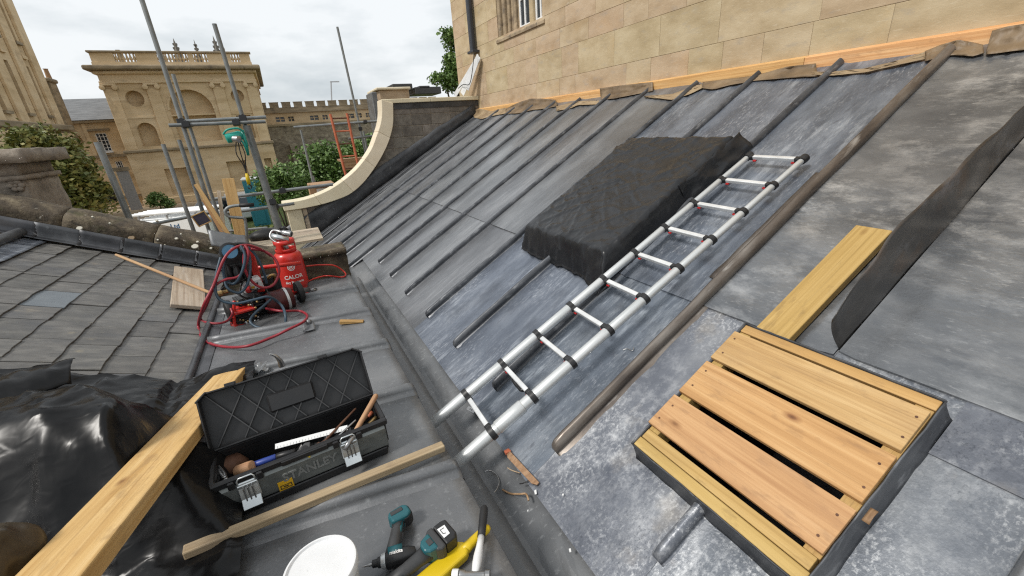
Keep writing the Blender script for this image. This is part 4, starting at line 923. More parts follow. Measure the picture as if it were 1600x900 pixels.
t0, t1 = px(566, 886, .045), px(640, 866, .045); dx_ = (t1-t0); Lb = dx_.length; Mb = frame(t0, dx_, (0, 0, 1)) @ RY(90)
obj('bit', MB().lathe([(.0005, 0), (.003, .006), (.0032, .02), (.0055, .021), (.0055, .034)], 10, Mb), MT['steel'], DRV, smooth='auto')
obj('chuck', MB().lathe([(.008, .032), (.0125, .034), (.013, .05), (.017, .052), (.018, .062)], 18, Mb), MT['blackplastic'], DRV, smooth='auto')
obj('nose', MB().lathe([(.018, .0615), (.0225, .064), (.0255, .074), (.026, .079)], 20, Mb), MT['alu'], DRV, smooth='auto')
hs = obj('housing', MB().lathe([(.026, .0785), (.029, .082), (.030, .12), (.027, Lb), (.02, Lb+.02), (.002, Lb+.025)], 22, Mb), MT['blackplastic'], DRV, smooth='auto')
obj('housing_cap', MB().tube([t0+dx_.normalized()*.092+V((0, .012, .012)), t0+dx_.normalized()*.14+V((0, .016, .013))], [.022, .02], 12), MT['tealpaint'], DRV, smooth=True)
Mt = frame(t0+dx_.normalized()*.115+V((0, -.006, .0292)), dx_, (0, -.25, 1))
obj('lettering', text_mb('makita', .0165, Mt @ T(0, .0, 0), .0008, None, .0004), MT['whiteprint'], hs)
DRL = thing('cordless_drill', 'teal cordless drill with black battery lying in front of the impact driver', 'power tool', px(660, 870, 0))
a, b = px(688, 846, .075), px(632, 893, .07); ax = (b-a).normalized(); Md = frame(a, ax, (0, -.1, 1))
bt = obj('battery', MB().prism([(-.05, -.036), (-.03, -.042), (.0, -.042), (.0, .042), (-.036, .042), (-.05, .032)], -.055, .034, Md), MT['blackplastic'], DRL, bevel=.006, seg=2)
obj('battery_sticker', MB().prism([(-.034, -.018), (-.006, -.022), (-.006, .02), (-.03, .02)], .0345, .0355, Md), MT['white'], bt)
obj('battery_mark', MB().tube([Md @ V((-.026, -.01, .0362)), Md @ V((-.012, -.012, .0362)), Md @ V((-.012, .006, .0362)), Md @ V((-.02, .01, .0362))], .0013, 6), MT['blackplastic'], bt)
obj('base', MB().prism([(.001, -.044), (.02, -.046), (.036, -.034), (.036, .036), (.018, .046), (.001, .044)], -.04, .036, Md), MT['darkgrey'], DRL, bevel=.008, seg=3)
obj('base_cover', MB().prism([(.024, -.034), (.058, -.026), (.07, -.012), (.07, .014), (.054, .028), (.024, .034)], -.03, .040, Md), MT['tealpaint'], DRL, bevel=.008, seg=3)
obj('indicator', MB().b2(.03, .048, -.012, .012, .0405, .0425, Md), MT['darkgrey'], DRL, bevel=.002)
obj('grip', MB().tube([a+ax*.05, a+ax*.09, a+ax*.14, a+ax*.2], [.03, .024, .022, .026], 16), MT['darkgrey'], DRL, smooth=True)
obj('trigger', MB().tube([a+ax*.13+V((.02, .008, 0)), a+ax*.16+V((.028, .01, 0))], [.01, .008], 10), MT['blackplastic'], DRL, smooth=True)
e = a+ax*.235; d2 = V((-.75, .25, 0)).normalized()
obj('housing', MB().lathe([(.02, -.085), (.033, -.08), (.034, -.02), (.032, .06), (.026, .08)], 22, frame(e, d2, (0, 0, 1)) @ RY(90)), MT['tealpaint'], DRL, smooth='auto')
obj('chuck', MB().lathe([(.02, .08), (.022, .085), (.022, .11), (.012, .13), (.006, .132)], 20, frame(e, d2, (0, 0, 1)) @ RY(90)), MT['blackplastic'], DRL, smooth='auto')

DRS = thing('lead_dresser', 'long yellow plastic lead dresser lying under the hammer', 'dresser', px(715, 865, 0))
a, b = px(764, 823, .03), px(672, 905, .03); d = b-a; Mx = frame(a, d, (0, 0, 1)); Ln = d.length
obj('blade', MB().prism([(.105, -.012), (.12, -.028), (.135, -.033), (Ln+.05, -.033), (Ln+.05, .033), (.13, .033), (.115, .026)], -.018, .02, Mx), MT['yellow'], DRS, bevel=.010, seg=3)
obj('handle', MB().tube([Mx @ V((.0, 0, 0)), Mx @ V((.012, 0, 0)), Mx @ V((.05, 0, 0)), Mx @ V((.095, .002, 0)), Mx @ V((.125, .004, 0))], [.01, .0165, .0165, .018, .022], 14), MT['yellow'], DRS, smooth=True)
HMR = thing('claw_hammer', 'hammer with black grip and white shaft lying across the yellow dresser', 'hammer', px(750, 850, 0))
a, m_, b = px(757, 791, .045), px(752, 838, .048), px(743, 893, .05); d = b-a
obj('grip', MB().tube([a, a.lerp(m_, .08), a.lerp(m_, .3), a.lerp(m_, .7), m_], [.009, .0145, .016, .0145, .0145], 16), MT['rubber'], HMR, smooth=True)
obj('shaft', MB().tube([m_, m_.lerp(b, .3), m_.lerp(b, .6), m_.lerp(b, .8), b.lerp(m_, -.05)], [.0115, .012, .0155, .0155, .012], 16), MT['white'], HMR, smooth=True)
hx = d.cross(V((0, 0, 1))).normalized()
obj('head', MB().lathe([(.014, -.05), (.0165, -.048), (.0165, -.034), (.012, -.03), (.012, .03), (.015, .034), (.015, .05), (.013, .052)], 18, frame(b+d.normalized()*.012, hx, (0, 0, 1)) @ RY(90)), MT['steel'], HMR, smooth='auto')
obj('face', MB().lathe([(.013, .053), (.0175, .054), (.0175, .073), (.016, .075)], 18, frame(b+d.normalized()*.012, hx, (0, 0, 1)) @ RY(90)), MT['white'], HMR, smooth='auto')

# ================================================================ gas bottle
GB = V((-.150, 4.56, .006)); GBT = thing('gas_bottle', 'red propane gas bottle with white lettering on the lead deck', 'gas bottle', GB)
GM = T(*GB)
body = obj('body', MB().lathe([(.100, .022), (.118, .03), (.127, .05), (.128, .07), (.128, .315), (.124, .345), (.108, .372), (.08, .388), (.04, .394)], 48, GM), MT['redpaint'], GBT, smooth='auto')
obj('foot_ring', MB().lathe([(.098, 0), (.108, 0), (.104, .03), (.096, .03)], 40, GM), MT['redpaint'], GBT, smooth='auto')
sh = MB(); n = 48; zs = [.375, .405, .42, .465, .478, .505]
vs = [((.088+.004*(z > .39))*cos(2*pi*i/n), (.088+.004*(z > .39))*sin(2*pi*i/n), z) for z in zs for i in range(n)]
fs = [(k*n+i, k*n+(i+1) % n, (k+1)*n+(i+1) % n, (k+1)*n+i) for k in range(5) for i in range(n) if not (k == 2 and (i-2) % 16 < 11)]
sh.add(vs, fs, GM); obj('collar', sh, MT['redpaint'], GBT, smooth=True, solid=.006)
obj('valve', MB().lathe([(.016, .39), (.018, .41), (.012, .415), (.012, .44), (.02, .445), (.02, .46), (.004, .462)], 14, GM), MT['brass'], GBT, smooth='auto')
obj('regulator', MB().lathe([(.012, .0), (.02, .005), (.02, .03), (.014, .035), (.014, .06)], 14, GM @ T(0, 0, .43) @ RZ(-70) @ RY(90)), MT['steel'], GBT, smooth='auto')
A0 = math.atan2(-GB.y, -GB.x)+.03
def bend(zc, r=.1288): return lambda v: (((r+v.z)*cos(A0+v.x/r)), ((r+v.z)*sin(A0+v.x/r)), zc+v.y)
obj('lettering', text_mb('CALOR', .052, GM, .0006, bend(.135), .0012), MT['whiteprint'], body)
obj('lettering', text_mb('6kg Propane', .034, GM, .0006, bend(.088), .0006), MT['whiteprint'], body)
lg = MB(); q = bend(.252); n = 28
for r0, r1, a0, a1 in ((.034, .027, .42, 2*pi-.42), (.022, .015, .62, 2*pi-.62)):
    vs = [];
    for i in range(n+1):
        t_ = pi/2+a0+(a1-a0)*i/n
        for r_ in (r0, r1): vs.append(q(V((r_*cos(t_), r_*sin(t_), .0008))))
    lg.add(vs, [(2*i, 2*i+1, 2*i+3, 2*i+2) for i in range(n)], GM)
vs = [q(V((x_, y_, .0008))) for x_, y_ in ((0, .03), (-.004, .018), (-.0085, .006), (-.008, -.002), (0, -.007), (.008, -.002), (.0085, .006), (.004, .018))]
lg.add(vs, [tuple(range(8))], GM)
obj('emblem', lg, MT['whiteprint'], body)
TOR = thing('gas_torch', 'silver gas torch resting in the collar on top of the red bottle', 'torch', GB+V((0, 0, .5)))
c = GB+V((.0, .0, .515))
obj('burner', MB().lathe([(.022, 0), (.03, .004), (.031, .07), (.026, .085), (.014, .1), (.012, .14)], 20, frame(c+V((.085, -.05, .035)), (-.8, .45, .28), (0, 0, 1)) @ RY(90)), MT['steel'], TOR, smooth='auto')
obj('burner_mouth', MB().lathe([(.0005, -.001), (.02, -.001), (.02, .0005), (.0005, .0005)], 16, frame(c+V((.085, -.05, .035)), (-.8, .45, .28), (0, 0, 1)) @ RY(90)), MT['blackplastic'], TOR)
obj('tube', MB().tube(smooth_pts([c+V((-.02, .01, .075)), c+V((-.07, .03, .08)), c+V((-.1, .0, .03)), c+V((-.06, -.05, -.02))]), .012, 10), MT['steel'], TOR, smooth=True)
obj('grip', MB().tube([c+V((-.085, -.04, .05)), c+V((-.02, -.06, .02)), c+V((.05, -.07, -.005))], [.024, .027, .02], 14), MT['chrome'], TOR, smooth=True)
obj('guard', MB().tube([c+V((.0, .02, .09)), c+V((.03, .0, .1)), c+V((.06, -.01, .07))], [.012, .02, .016], 10), MT['blackmetal'], TOR, smooth=True)

# ================================================================ welding trolley and hoses
q3 = lambda x, y, k=4.05: at(x, y, 'y', k)
TY = thing('gas_trolley', 'red framed two wheeled trolley carrying black gear and gauges on the lead deck', 'trolley', (-.42, 4.0, 0))
lw, rw = V((-.66, 3.98, .098)), V((-.12, 4.13, .098))
axd = (rw-lw).normalized()
for c in (lw, rw):
    Mw = frame(c, axd, (0, 0, 1)) @ RY(90)
    wh = obj('wheel', MB().lathe([(.05, -.02), (.075, -.026), (.092, -.022), (.097, -.01), (.097, .01), (.092, .022), (.075, .026), (.05, .02)], 28, Mw), MT['rubber'], TY, smooth='auto')
    obj('rim', MB().lathe([(.01, -.024), (.03, -.02), (.052, -.019), (.052, .019), (.03, .02), (.01, .024)], 20, Mw), MT['blackplastic'], wh, smooth='auto')
fr = [q3(367, 509, 3.88), q3(410, 503, 3.88), q3(455, 488, 3.95)]
obj('frame_tube', MB().tube(smooth_pts([fr[0]+V((-.02, .1, .02)), fr[0], fr[1], fr[2], fr[2]+V((.05, .1, 0))]), .013, 10), MT['redframe'], TY, smooth=True)
obj('frame_tube', MB().tube(smooth_pts([q3(366, 470, 3.88), q3(366, 500, 3.86), q3(372, 512, 3.86), q3(392, 510, 3.85)]), .012, 10), MT['redpaint'], TY, smooth=True)
for x_, y_, r_ in ((357, 425, .03), (372, 428, .034), (383, 424, .026)): obj('manifold', MB().lathe([(r_*.6, -.06), (r_, -.05), (r_, .03), (r_*.7, .05), (r_*.7, .07)], 14, T(*q3(x_, y_, 3.92))), MT['blackmetal'], TY, smooth='auto')
obj('frame_tube', MB().tube([lw, lw.lerp(rw, .5), rw], .012, 10), MT['redframe'], TY, smooth=True)
obj('frame_plate', MB().box((0, 0, 0), (.44, .2, .012), frame((-.40, 4.04, .075), axd, (0, 0, 1))), MT['blackmetal'], TY, bevel=.004)
obj('frame_post', MB().box((0, 0, 0), (.055, .045, .42), T(*q3(398, 420, 4.06))), MT['redpaint'], TY, bevel=.006)
ca, cb = q3(392, 420, 4.13), q3(470, 411, 4.2)
obj('crossbar', MB().tube([ca, cb], .018, 10), MT['redpaint'], TY, smooth=True)
obj('handle_tube', MB().tube(smooth_pts([q3(385, 470, 4.2), q3(378, 420, 4.22), q3(385, 392, 4.22), q3(400, 388, 4.25)]), .013, 10), MT['blackmetal'], TY, smooth=True)
def fins(c, d, n, m, parent, name, M_):
    mb = MB()
    for k in range(n): mb.box((c[0], c[1], c[2]-d[2]/2+d[2]*(k+.5)/n), (d[0], d[1], d[2]/n*.55), M_)
    mb.box(c, (d[0]*.8, d[1]*.8, d[2]*.98), M_); return obj(name, mb, m, parent, bevel=.002)
fins((0, 0, 0), (.17, .13, .15), 6, MT['blackmetal'], TY, 'engine', frame(q3(386, 497, 3.95), axd, (0, 0, 1)))
eng2 = fins((0, 0, 0), (.19, .16, .10), 4, MT['blackmetal'], TY, 'motor', frame(q3(388, 470, 4.0), axd, (0, 0, 1)))
for k in range(26): obj('fitting', MB().lathe([(.004, 0), (.009, .002), (.009, .012), (.004, .016)], 8, frame(q3(370+random.uniform(0, 34), 466+random.uniform(0, 40), 3.88+random.uniform(0, .03)), (random.uniform(-1, 1), 0, 1), (0, -1, .2))), MT[random.choice(('steel', 'rust', 'brass', 'chrome'))], TY)
obj('tank', MB().lathe([(.02, -.12), (.09, -.11), (.10, -.085), (.10, .085), (.09, .11), (.02, .12)], 24, frame(q3(436, 470, 4.04), axd, (0, 0, 1)) @ RY(90)), mat('tank_red', [(.03, .006, .006), (.10, .01, .01)], (9, 9, 9), 6, (.3, .5), .1, .1, 40), TY, smooth='auto')
obj('tank_strap', MB().lathe([(.1005, -.012), (.104, -.01), (.104, .01), (.1005, .012)], 24, frame(q3(436, 470, 4.04)+axd*.06, axd, (0, 0, 1)) @ RY(90)), MT['alu'], TY, smooth='auto')
obj('red_cover', MB().box((0, 0, 0), (.15, .1, .03), frame(q3(381, 482, 3.9), axd, (0, -.3, 1))), MT['redpaint'], TY, bevel=.008)
wb = obj('white_box', MB().box((0, 0, 0), (.15, .09, .10), frame(q3(393, 444, 4.0), axd+V((0, 0, .12)), (0, -.2, 1))), MT['white'], TY, bevel=.01)
for k in range(3): obj('warning_sticker', MB().box((-.04+.035*k, -.0462, .012-.02*(k % 2)), (.024, .001, .02), frame(q3(393, 444, 4.0), axd+V((0, 0, .12)), (0, -.2, 1))), MT['yellowlabel' if k == 1 else 'darkgrey'], wb)
gp = obj('control_block', MB().box((0, 0, 0), (.17, .11, .27), frame(q3(368, 417, 4.02), axd, (-.05, 0, 1))), MT['blackplastic'], TY, bevel=.012)
Mg = frame(q3(359, 393, 3.93), axd, (0, 0, 1)) @ RX(78) @ Matrix.Diagonal((1.25, 1.25, 1.25, 1))
obj('gauge', MB().lathe([(.03, -.03), (.055, -.028), (.058, .008), (.046, .012), (.046, .004), (.0005, .004)], 28, Mg), MT['blackplastic'], TY, smooth='auto')
obj('gauge_dial', MB().lathe([(.0005, .0045), (.044, .0045), (.044, .0065), (.0005, .0065)], 28, Mg), MT['gauge'], TY)
obj('gauge_needle', MB().box((.008, .006, .008), (.04, .005, .002), Mg @ RZ(35)), MT['white'], TY)
obj('switch_row', MB().box((0, -.05, .02), (.12, .012, .03), frame(q3(368, 417, 4.02) + V((0, -.006, 0)), axd, (-.05, 0, 1))), MT['darkgrey'], TY, bevel=.003)
obj('valve_knob', MB().lathe([(.012, -.02), (.03, -.016), (.033, 0), (.03, .016), (.012, .02)], 10, frame(q3(388, 452, 3.9), axd+V((0, -.4, 0)), (0, 0, 1)) @ RY(90)), MT['redplastic'], TY, smooth='auto')
obj('brass_coupling', MB().lathe([(.012, -.05), (.022, -.045), (.024, -.01), (.016, 0), (.016, .03)], 12, frame(q3(349, 457, 3.95), axd, (0, 0, 1)) @ RY(90)), MT['brass'], TY, smooth='auto')
obj('pump', MB().lathe([(.02, -.05), (.045, -.045), (.05, 0), (.045, .045), (.02, .05)], 16, frame(q3(400, 456, 4.1), axd, (0, 0, 1)) @ RY(90)), MT['hoseblue'], TY, smooth='auto')
obj('nozzle_clip', MB().tube(smooth_pts([q3(415, 440, 4.2), q3(421, 432, 4.15), q3(428, 430, 4.15), q3(430, 440, 4.18), q3(424, 447, 4.15)]), .014, 8), MT['brass'], TY, smooth=True)
obj('back_casing', MB().box((0, 0, 0), (.30, .1, .26), frame(q3(412, 455, 4.2), axd, (0, 0, 1))), MT['blackmetal'], TY, bevel=.02)
obj('grip_bar', MB().tube(smooth_pts([q3(352, 430, 4.16), q3(350, 396, 4.18), q3(358, 384, 4.18), q3(380, 381, 4.18), q3(392, 388, 4.18), q3(394, 430, 4.16)]), .014, 10), MT['blackmetal'], TY, smooth=True)
def hp_(a, b, k, v):
    p = at(a, b, k, v)
    if k == 'z' and v < .07 and p.x < SX0: p = ats(a, b, .045)
    return p
def hose(name, pts, r, m, label):
    o = obj(name, MB().tube(smooth_pts([hp_(*q) for q in pts], 10), r, 10), m, None, smooth=True); return tag(o, label, 'hose')
Y = 'y'; Z = 'z'
hose('gas_hose', [(424, 400, Y, 4.05), (408, 390, Y, 3.95), (386, 383, Y, 3.9), (366, 388, Y, 3.85), (350, 405, Y, 3.8), (334, 445, Y, 3.75), (318, 478, Y, 3.7), (310, 508, Z, .03), (318, 530, Z, .02), (345, 541, Z, .02), (385, 541, Z, .05), (425, 527, Z, .05), (450, 515, Z, .075), (474, 503, Z, .075), (480, 493, Z, .03), (468, 486, Z, .03), (440, 486, Z, .08), (416, 482, Y, 3.88)], .0105, MT['hosered'], 'dark red gas hose trailing in a big loop on the lead beside the trolley')
hose('gas_hose', [(384, 384, Y, 3.9), (381, 410, Y, 3.86), (390, 435, Y, 3.84), (408, 449, Y, 3.84), (427, 445, Y, 3.86), (436, 425, Y, 3.9), (430, 405, Y, 3.95), (414, 393, Y, 3.98), (392, 389, Y, 3.97)], .0105, MT['hosered'], 'dark red gas hose coiled over the right side of the trolley')
hose('gas_hose', [(383, 383, Y, 3.88), (388, 398, Y, 3.84), (375, 430, Y, 3.82), (352, 437, Y, 3.8), (335, 448, Y, 3.78), (322, 478, Y, 3.78), (313, 498, Z, .05), (330, 505, Z, .03), (352, 503, Z, .04), (363, 492, Z, .12), (361, 482, Y, 3.85)], .0105, MT['hosered'], 'dark red gas hose running down the left side of the trolley to its wheel')
hose('gas_hose', [(376, 384, Y, 3.87), (383, 400, Y, 3.83), (378, 425, Y, 3.8), (366, 443, Y, 3.8), (352, 436, Y, 3.83), (349, 415, Y, 3.85), (353, 400, Y, 3.9)], .0105, MT['hoseblue'], 'dark blue hose hanging in a narrow loop below the gauge')
hose('gas_hose', [(345, 402, Y, 3.86), (338, 430, Y, 3.8), (337, 456, Y, 3.75), (347, 470, Y, 3.72), (370, 474, Y, 3.7), (398, 468, Y, 3.7), (420, 464, Y, 3.72), (438, 475, Y, 3.74), (446, 492, Z, .10), (444, 508, Z, .03), (425, 513, Z, .03), (402, 511, Z, .03), (391, 502, Z, .07), (398, 490, Y, 3.78), (413, 477, Y, 3.82), (423, 468, Y, 3.88)], .0105, MT['hoseblue'], 'dark blue hose looping across the front of the trolley down to the lead')
hose('gas_hose', [(386, 386, Y, 3.93), (391, 410, Y, 3.88), (388, 440, Y, 3.82), (375, 457, Y, 3.8), (356, 450, Y, 3.82), (350, 430, Y, 3.88)], .0105, MT['hoseblue'], 'dark blue hose drooping over the white box of the trolley')
hose('gas_hose', [(388, 386, Y, 4.0), (402, 402, Y, 4.0), (412, 425, Y, 3.98), (417, 443, Y, 4.0)], .0105, MT['hoseblue'], 'dark blue hose hanging inside the red coil right of the post')
hose('propane_hose', [(478, 416, Y, 4.6), (500, 414, Y, 4.66), (522, 415, Y, 4.68), (537, 424, Y, 4.68), (540, 430, Z, .015), (533, 433, Z, .015), (510, 431, Z, .015), (490, 436, Z, .015), (474, 444, Z, .015)], .008, MT['hoseorange'], 'thin bright red propane hose arching right of the gas bottle')
for k in range(7):
    x0, y0 = random.uniform(360, 425), random.uniform(430, 470); x1, y1 = x0+random.uniform(-25, 35), y0+random.uniform(5, 45)
    obj('cable', MB().tube(smooth_pts([q3(x0, y0, 3.95), q3((x0+x1)/2+random.uniform(-12, 12), (y0+y1)/2+6, 3.88), q3(x1, min(y1, 500), 3.92)]), .006, 7), MT['rubber'], TY, smooth=True)
# gloves
GL = px(478, 459, .02); gv = thing('work_glove', 'grey and red work glove lying at the foot of the gas bottle', 'glove', GL)
obj('palm', MB().tube([GL+V((-.09, -.04, .0)), GL+V((-.05, -.03, .012)), GL+V((0, 0, .02)), GL+V((.035, .012, .014))], [.02, .036, .045, .036], 14), MT['darkgrey'], gv, smooth=True)
for k in range(4): obj('finger', MB().tube([GL+V((.03, .035-.022*k, .014)), GL+V((.07, .045-.026*k, .02)), GL+V((.105-.008*k, .05-.034*k, .004))], [.014, .013, .010], 10), MT['steel' if k == 1 else 'darkgrey'], gv, smooth=True)
obj('thumb', MB().tube([GL+V((-.01, -.035, .01)), GL+V((.02, -.06, .016)), GL+V((.045, -.065, .004))], [.015, .013, .01], 10), MT['redframe'], gv, smooth=True)
obj('cuff', MB().tube([GL+V((-.12, -.05, .01)), GL+V((-.085, -.038, .012))], [.034, .032], 14), MT['redframe'], gv, smooth=True)

# ================================================================ small things and scraps
c = px(484, 513, .01)
CL = thing('lead_clip', 'small bent lead clip with a round knob at a deck roll', 'clip', c)
obj('plate', MB().grid(5, 5, lambda a, b: c+V((-.05+.09*a, -.06+.09*b, .008+.03*b*b+.004*nn(a*3, b*3)))), MT['lead_deck'], CL, smooth=True, solid=.004)
obj('knob', MB().lathe([(.012, 0), (.022, .01), (.022, .03), (.012, .042), (.001, .045)], 12, T(*(c+V((.005, .03, .02))))), MT['lead_deck'], CL, smooth=True)
c = px(402, 577, .03)
o = obj('plastic_scrap', MB().grid(14, 10, lambda a, b: c+V((-.07+.14*a, -.05+.10*b, .03*nn(a*5, b*5)+.035*sin(a*3)*sin(b*3)))), MT['cladding'], None, smooth=True, solid=.001)
o.data.materials[0] = mat('clear_film', [(.5, .52, .54), (.7, .72, .74)], (9, 9, 9), 5, (.12, .3), 0, .4, 20, trans=.75); tag(o, 'crumpled clear plastic scrap behind the toolbox lid', 'plastic scrap')
a = [at(x, y, 'y', 2.35) for x, y in ((421, 553), (430, 556), (437, 563), (441, 572))]
o = obj('hooked_blade', MB().tube(smooth_pts(a), [.002]+[.004+.0006*k for k in range(24)], 8), MT['steel'], None, smooth=True); tag(o, 'curved steel hook blade sticking up behind the toolbox lid', 'blade')
c = px(567, 594, .01); o = obj('white_scrap', rough(MB().box((0, 0, 0), (.03, .022, .014), T(*c)), .006, 40), MT['white'], None, bevel=.003); tag(o, 'small white scrap on the deck right of the toolbox lid', 'scrap')
zg = -.362
def gz(x, y):
    p = at(x, y, 'z', -.296)
    return p if p.x < .66 else at(x, y, 'r', .014)
a, b = at(793, 706, 'r', .016), at(840, 757, 'r', .016)
S = thing('brown_strip', 'broken brown wooden strip with orange tip at the gutter edge', 'wood strip', (a+b)/2); d = b-a
obj('strip', MB().prism([(-d.length/2, -.006), (-d.length/2+.03, -.02), (d.length/2-.03, -.018), (d.length/2, -.004), (d.length/2, .012), (-d.length/2, .012)], -.004, .004, frame((a+b)/2, d, NR)), MT['brownstrip'], S, bevel=.001)
obj('orange_tip', rough(MB().box((0, 0, 0), (.03, .024, .02), T(*a)), .006, 60), MT['orange'], S, bevel=.003)
for k, (pts, r, m, nm, lb) in enumerate((
    ([(757, 737), (765, 735), (775, 741), (780, 752), (777, 763), (772, 770)], .0035, 'steel', 'wire_offcut', 'bent grey wire offcut lying in the gutter'),
    ([(793, 731), (800, 735), (812, 739)], .003, 'batten', 'twig', 'short straight twig near the brown strip'),
    ([(785, 765), (797, 771), (812, 772), (822, 772), (826, 782)], .005, 'brownstrip', 'twig', 'crooked brown twig in the gutter below the brown strip'),
    ([(812, 756), (820, 754), (832, 747)], .003, 'blackmetal', 'wire_offcut', 'dark thin wire under the brown strip'))):
    o = obj(nm, MB().tube(smooth_pts([gz(*p) for p in pts]), r, 7), MT[m], None, smooth=True); tag(o, lb, 'wire' if nm[0] == 'w' else 'twig')
for k, (p, s, lb) in enumerate((((837, 769), (.022, .01, .004), 'white lead chip at the lower end of the brown strip'), ((825, 798), (.012, .007, .004), 'tiny white chip below the crooked twig'), ((891, 860), (.014, .008, .004), 'tiny white chip near the bottom of the gutter'), ((880, 773), (.008, .007, .004), 'tiny white chip on the lead right of the gutter edge'), ((560, 478), (.02, .012, .005), 'small brown leaf scrap in the far gutter'))):
    c = gz(*p) if p != (880, 773) else at(*p, 'r', .012)
    o = obj('lead_chip', rough(MB().box((0, 0, 0), s, frame(c, (.4, .9, .1), NR)), .002, 90), MT['white'] if k < 4 else MT['brownstrip'], None); tag(o, lb, 'scrap')
c = at(736, 640, 'r', .02)
BR = thing('metal_bracket', 'small grey steel bracket with two holes under the ladder', 'bracket', c)
Mb_ = frame(c, (.25, -.9, .1), NR)
obj('plate', MB().box((0, 0, 0), (.075, .028, .003), Mb_).box((0, .0155, -.008), (.075, .003, .019), Mb_), MT['steel'], BR, bevel=.001)
for x in (-.008, .008): obj('hole', MB().lathe([(.0002, .0016), (.0042, .0016), (.0042, .0022), (.0002, .0022)], 10, Mb_ @ T(x, 0, 0)), MT['blackplastic'], BR)
o = obj('wire_offcut', MB().tube(smooth_pts([at(x, y, 'r', .012) for x, y in ((973, 547), (980, 545), (988, 548), (990, 543))]), .0025, 6), MT['steel'], None, smooth=True); tag(o, 'tiny curled wire on the lead left of the boarded hatch', 'wire')
# ================================================================ ground beyond the roofs
GZ = -4.0
MT['gravel'] = mat('gravel', [(.22, .16, .10), (.34, .26, .17), (.42, .34, .24)], (2, 2, 2), 8, (.9, 1), 0, .3, 40)
MT['grass'] = mat('grass', [(.04, .06, .012), (.08, .12, .025), (.14, .17, .05)], (3, 3, 3), 8, (.9, 1), 0, .6, 30, [((.2, .2, .07), (1.2, 1.2, 1), .56, .7, .6)], bdist=.05)
MT['leaf'] = mat('leaf', [(.04, .085, .016), (.10, .175, .04), (.19, .28, .075)], (6, 6, 6), 3, (.45, .6), 0, 0)
MT['leaf_olive'] = mat('leaf_olive', [(.05, .075, .014), (.15, .165, .036), (.30, .25, .08)], (4, 4, 4), 3, (.5, .7), 0, 0)
MT['bark'] = mat('bark', [(.05, .035, .025), (.12, .09, .065)], (9, 9, 3), 6, (.9, 1), 0, .5, 30)
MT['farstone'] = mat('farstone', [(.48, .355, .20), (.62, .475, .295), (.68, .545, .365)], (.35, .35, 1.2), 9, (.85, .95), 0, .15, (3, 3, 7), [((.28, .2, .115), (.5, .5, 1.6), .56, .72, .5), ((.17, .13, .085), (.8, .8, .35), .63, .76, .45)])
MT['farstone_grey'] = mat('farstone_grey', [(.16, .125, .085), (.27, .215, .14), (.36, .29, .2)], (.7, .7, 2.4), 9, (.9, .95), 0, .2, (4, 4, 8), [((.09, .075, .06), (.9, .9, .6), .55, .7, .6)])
MT['rubble'] = mat('rubble', [(.12, .10, .075), (.22, .185, .14), (.33, .29, .22)], (2.2, 2.2, 4), 10, (.9, 1), 0, .8, (5, 5, 9), [((.06, .05, .04), (.5, .5, .4), .54, .7, .6)], bdist=.05)
MT['farslate'] = flat('farslate', (.16, .165, .17), .7, var=.3, scale=(1, 4, 4))
MT['carblack'] = flat('carblack', (.012, .012, .014), .25, 0, coat=.6)
MT['carwhite'] = flat('carwhite', (.72, .73, .73), .3, 0, coat=.5, var=.03)
MT['teal'] = flat('teal', (.02, .17, .22), .5)
MT['card'] = flat('card', (.36, .22, .12), .8)
MT['bluetext'] = flat('bluetext', (.02, .09, .2), .4)
struct(obj('ground', MB().grid(4, 4, lambda a, b: (-700+1400*a, -100+1400*b, GZ)), MT['gravel']))
struct(obj('lawn', MB().grid(8, 8, lambda a, b: (-4.2+26*a, 15+44*b, GZ+.03)), MT['grass']))
def at56(x, y, k=56): return at(x, y, 'y', k)
XZ = Matrix(((1, 0, 0, 0), (0, 0, 1, 0), (0, 1, 0, 0), (0, 0, 0, 1)))    # local xy -> world xz, local z -> world +y
def holed(outer, holes, y0, y1, M=I4):
    bm = bmesh.new(); es = []
    for lp in [outer]+holes:
        vs = [bm.verts.new((p[0], y0, p[1])) for p in lp]; es += [bm.edges.new((vs[i], vs[(i+1) % len(vs)])) for i in range(len(vs))]
    bmesh.ops.triangle_fill(bm, edges=es, use_beauty=True, use_dissolve=False)
    r = bmesh.ops.extrude_face_region(bm, geom=bm.faces[:])
    for v in r['geom']:
        if isinstance(v, bmesh.types.BMVert): v.co.y = y1
    mb = MB(); bm.verts.index_update(); mb.v = [M @ v.co for v in bm.verts]; mb.f = [tuple(v.index for v in f.verts) for f in bm.faces]; bm.free(); return mb
def arch(cx, w_, z0, zs, n=14): return [(cx-w_/2, z0), (cx+w_/2, z0)]+[(cx+w_/2*cos(pi*k/n), zs+w_/2*sin(pi*k/n)) for k in range(n+1)]
def rect(x0, x1, z0, z1): return [(x0, z0), (x1, z0), (x1, z1), (x0, z1)]
def circ(cx, cz, r, n=18): return [(cx+r*cos(2*pi*k/n), cz+r*sin(2*pi*k/n)) for k in range(n)]

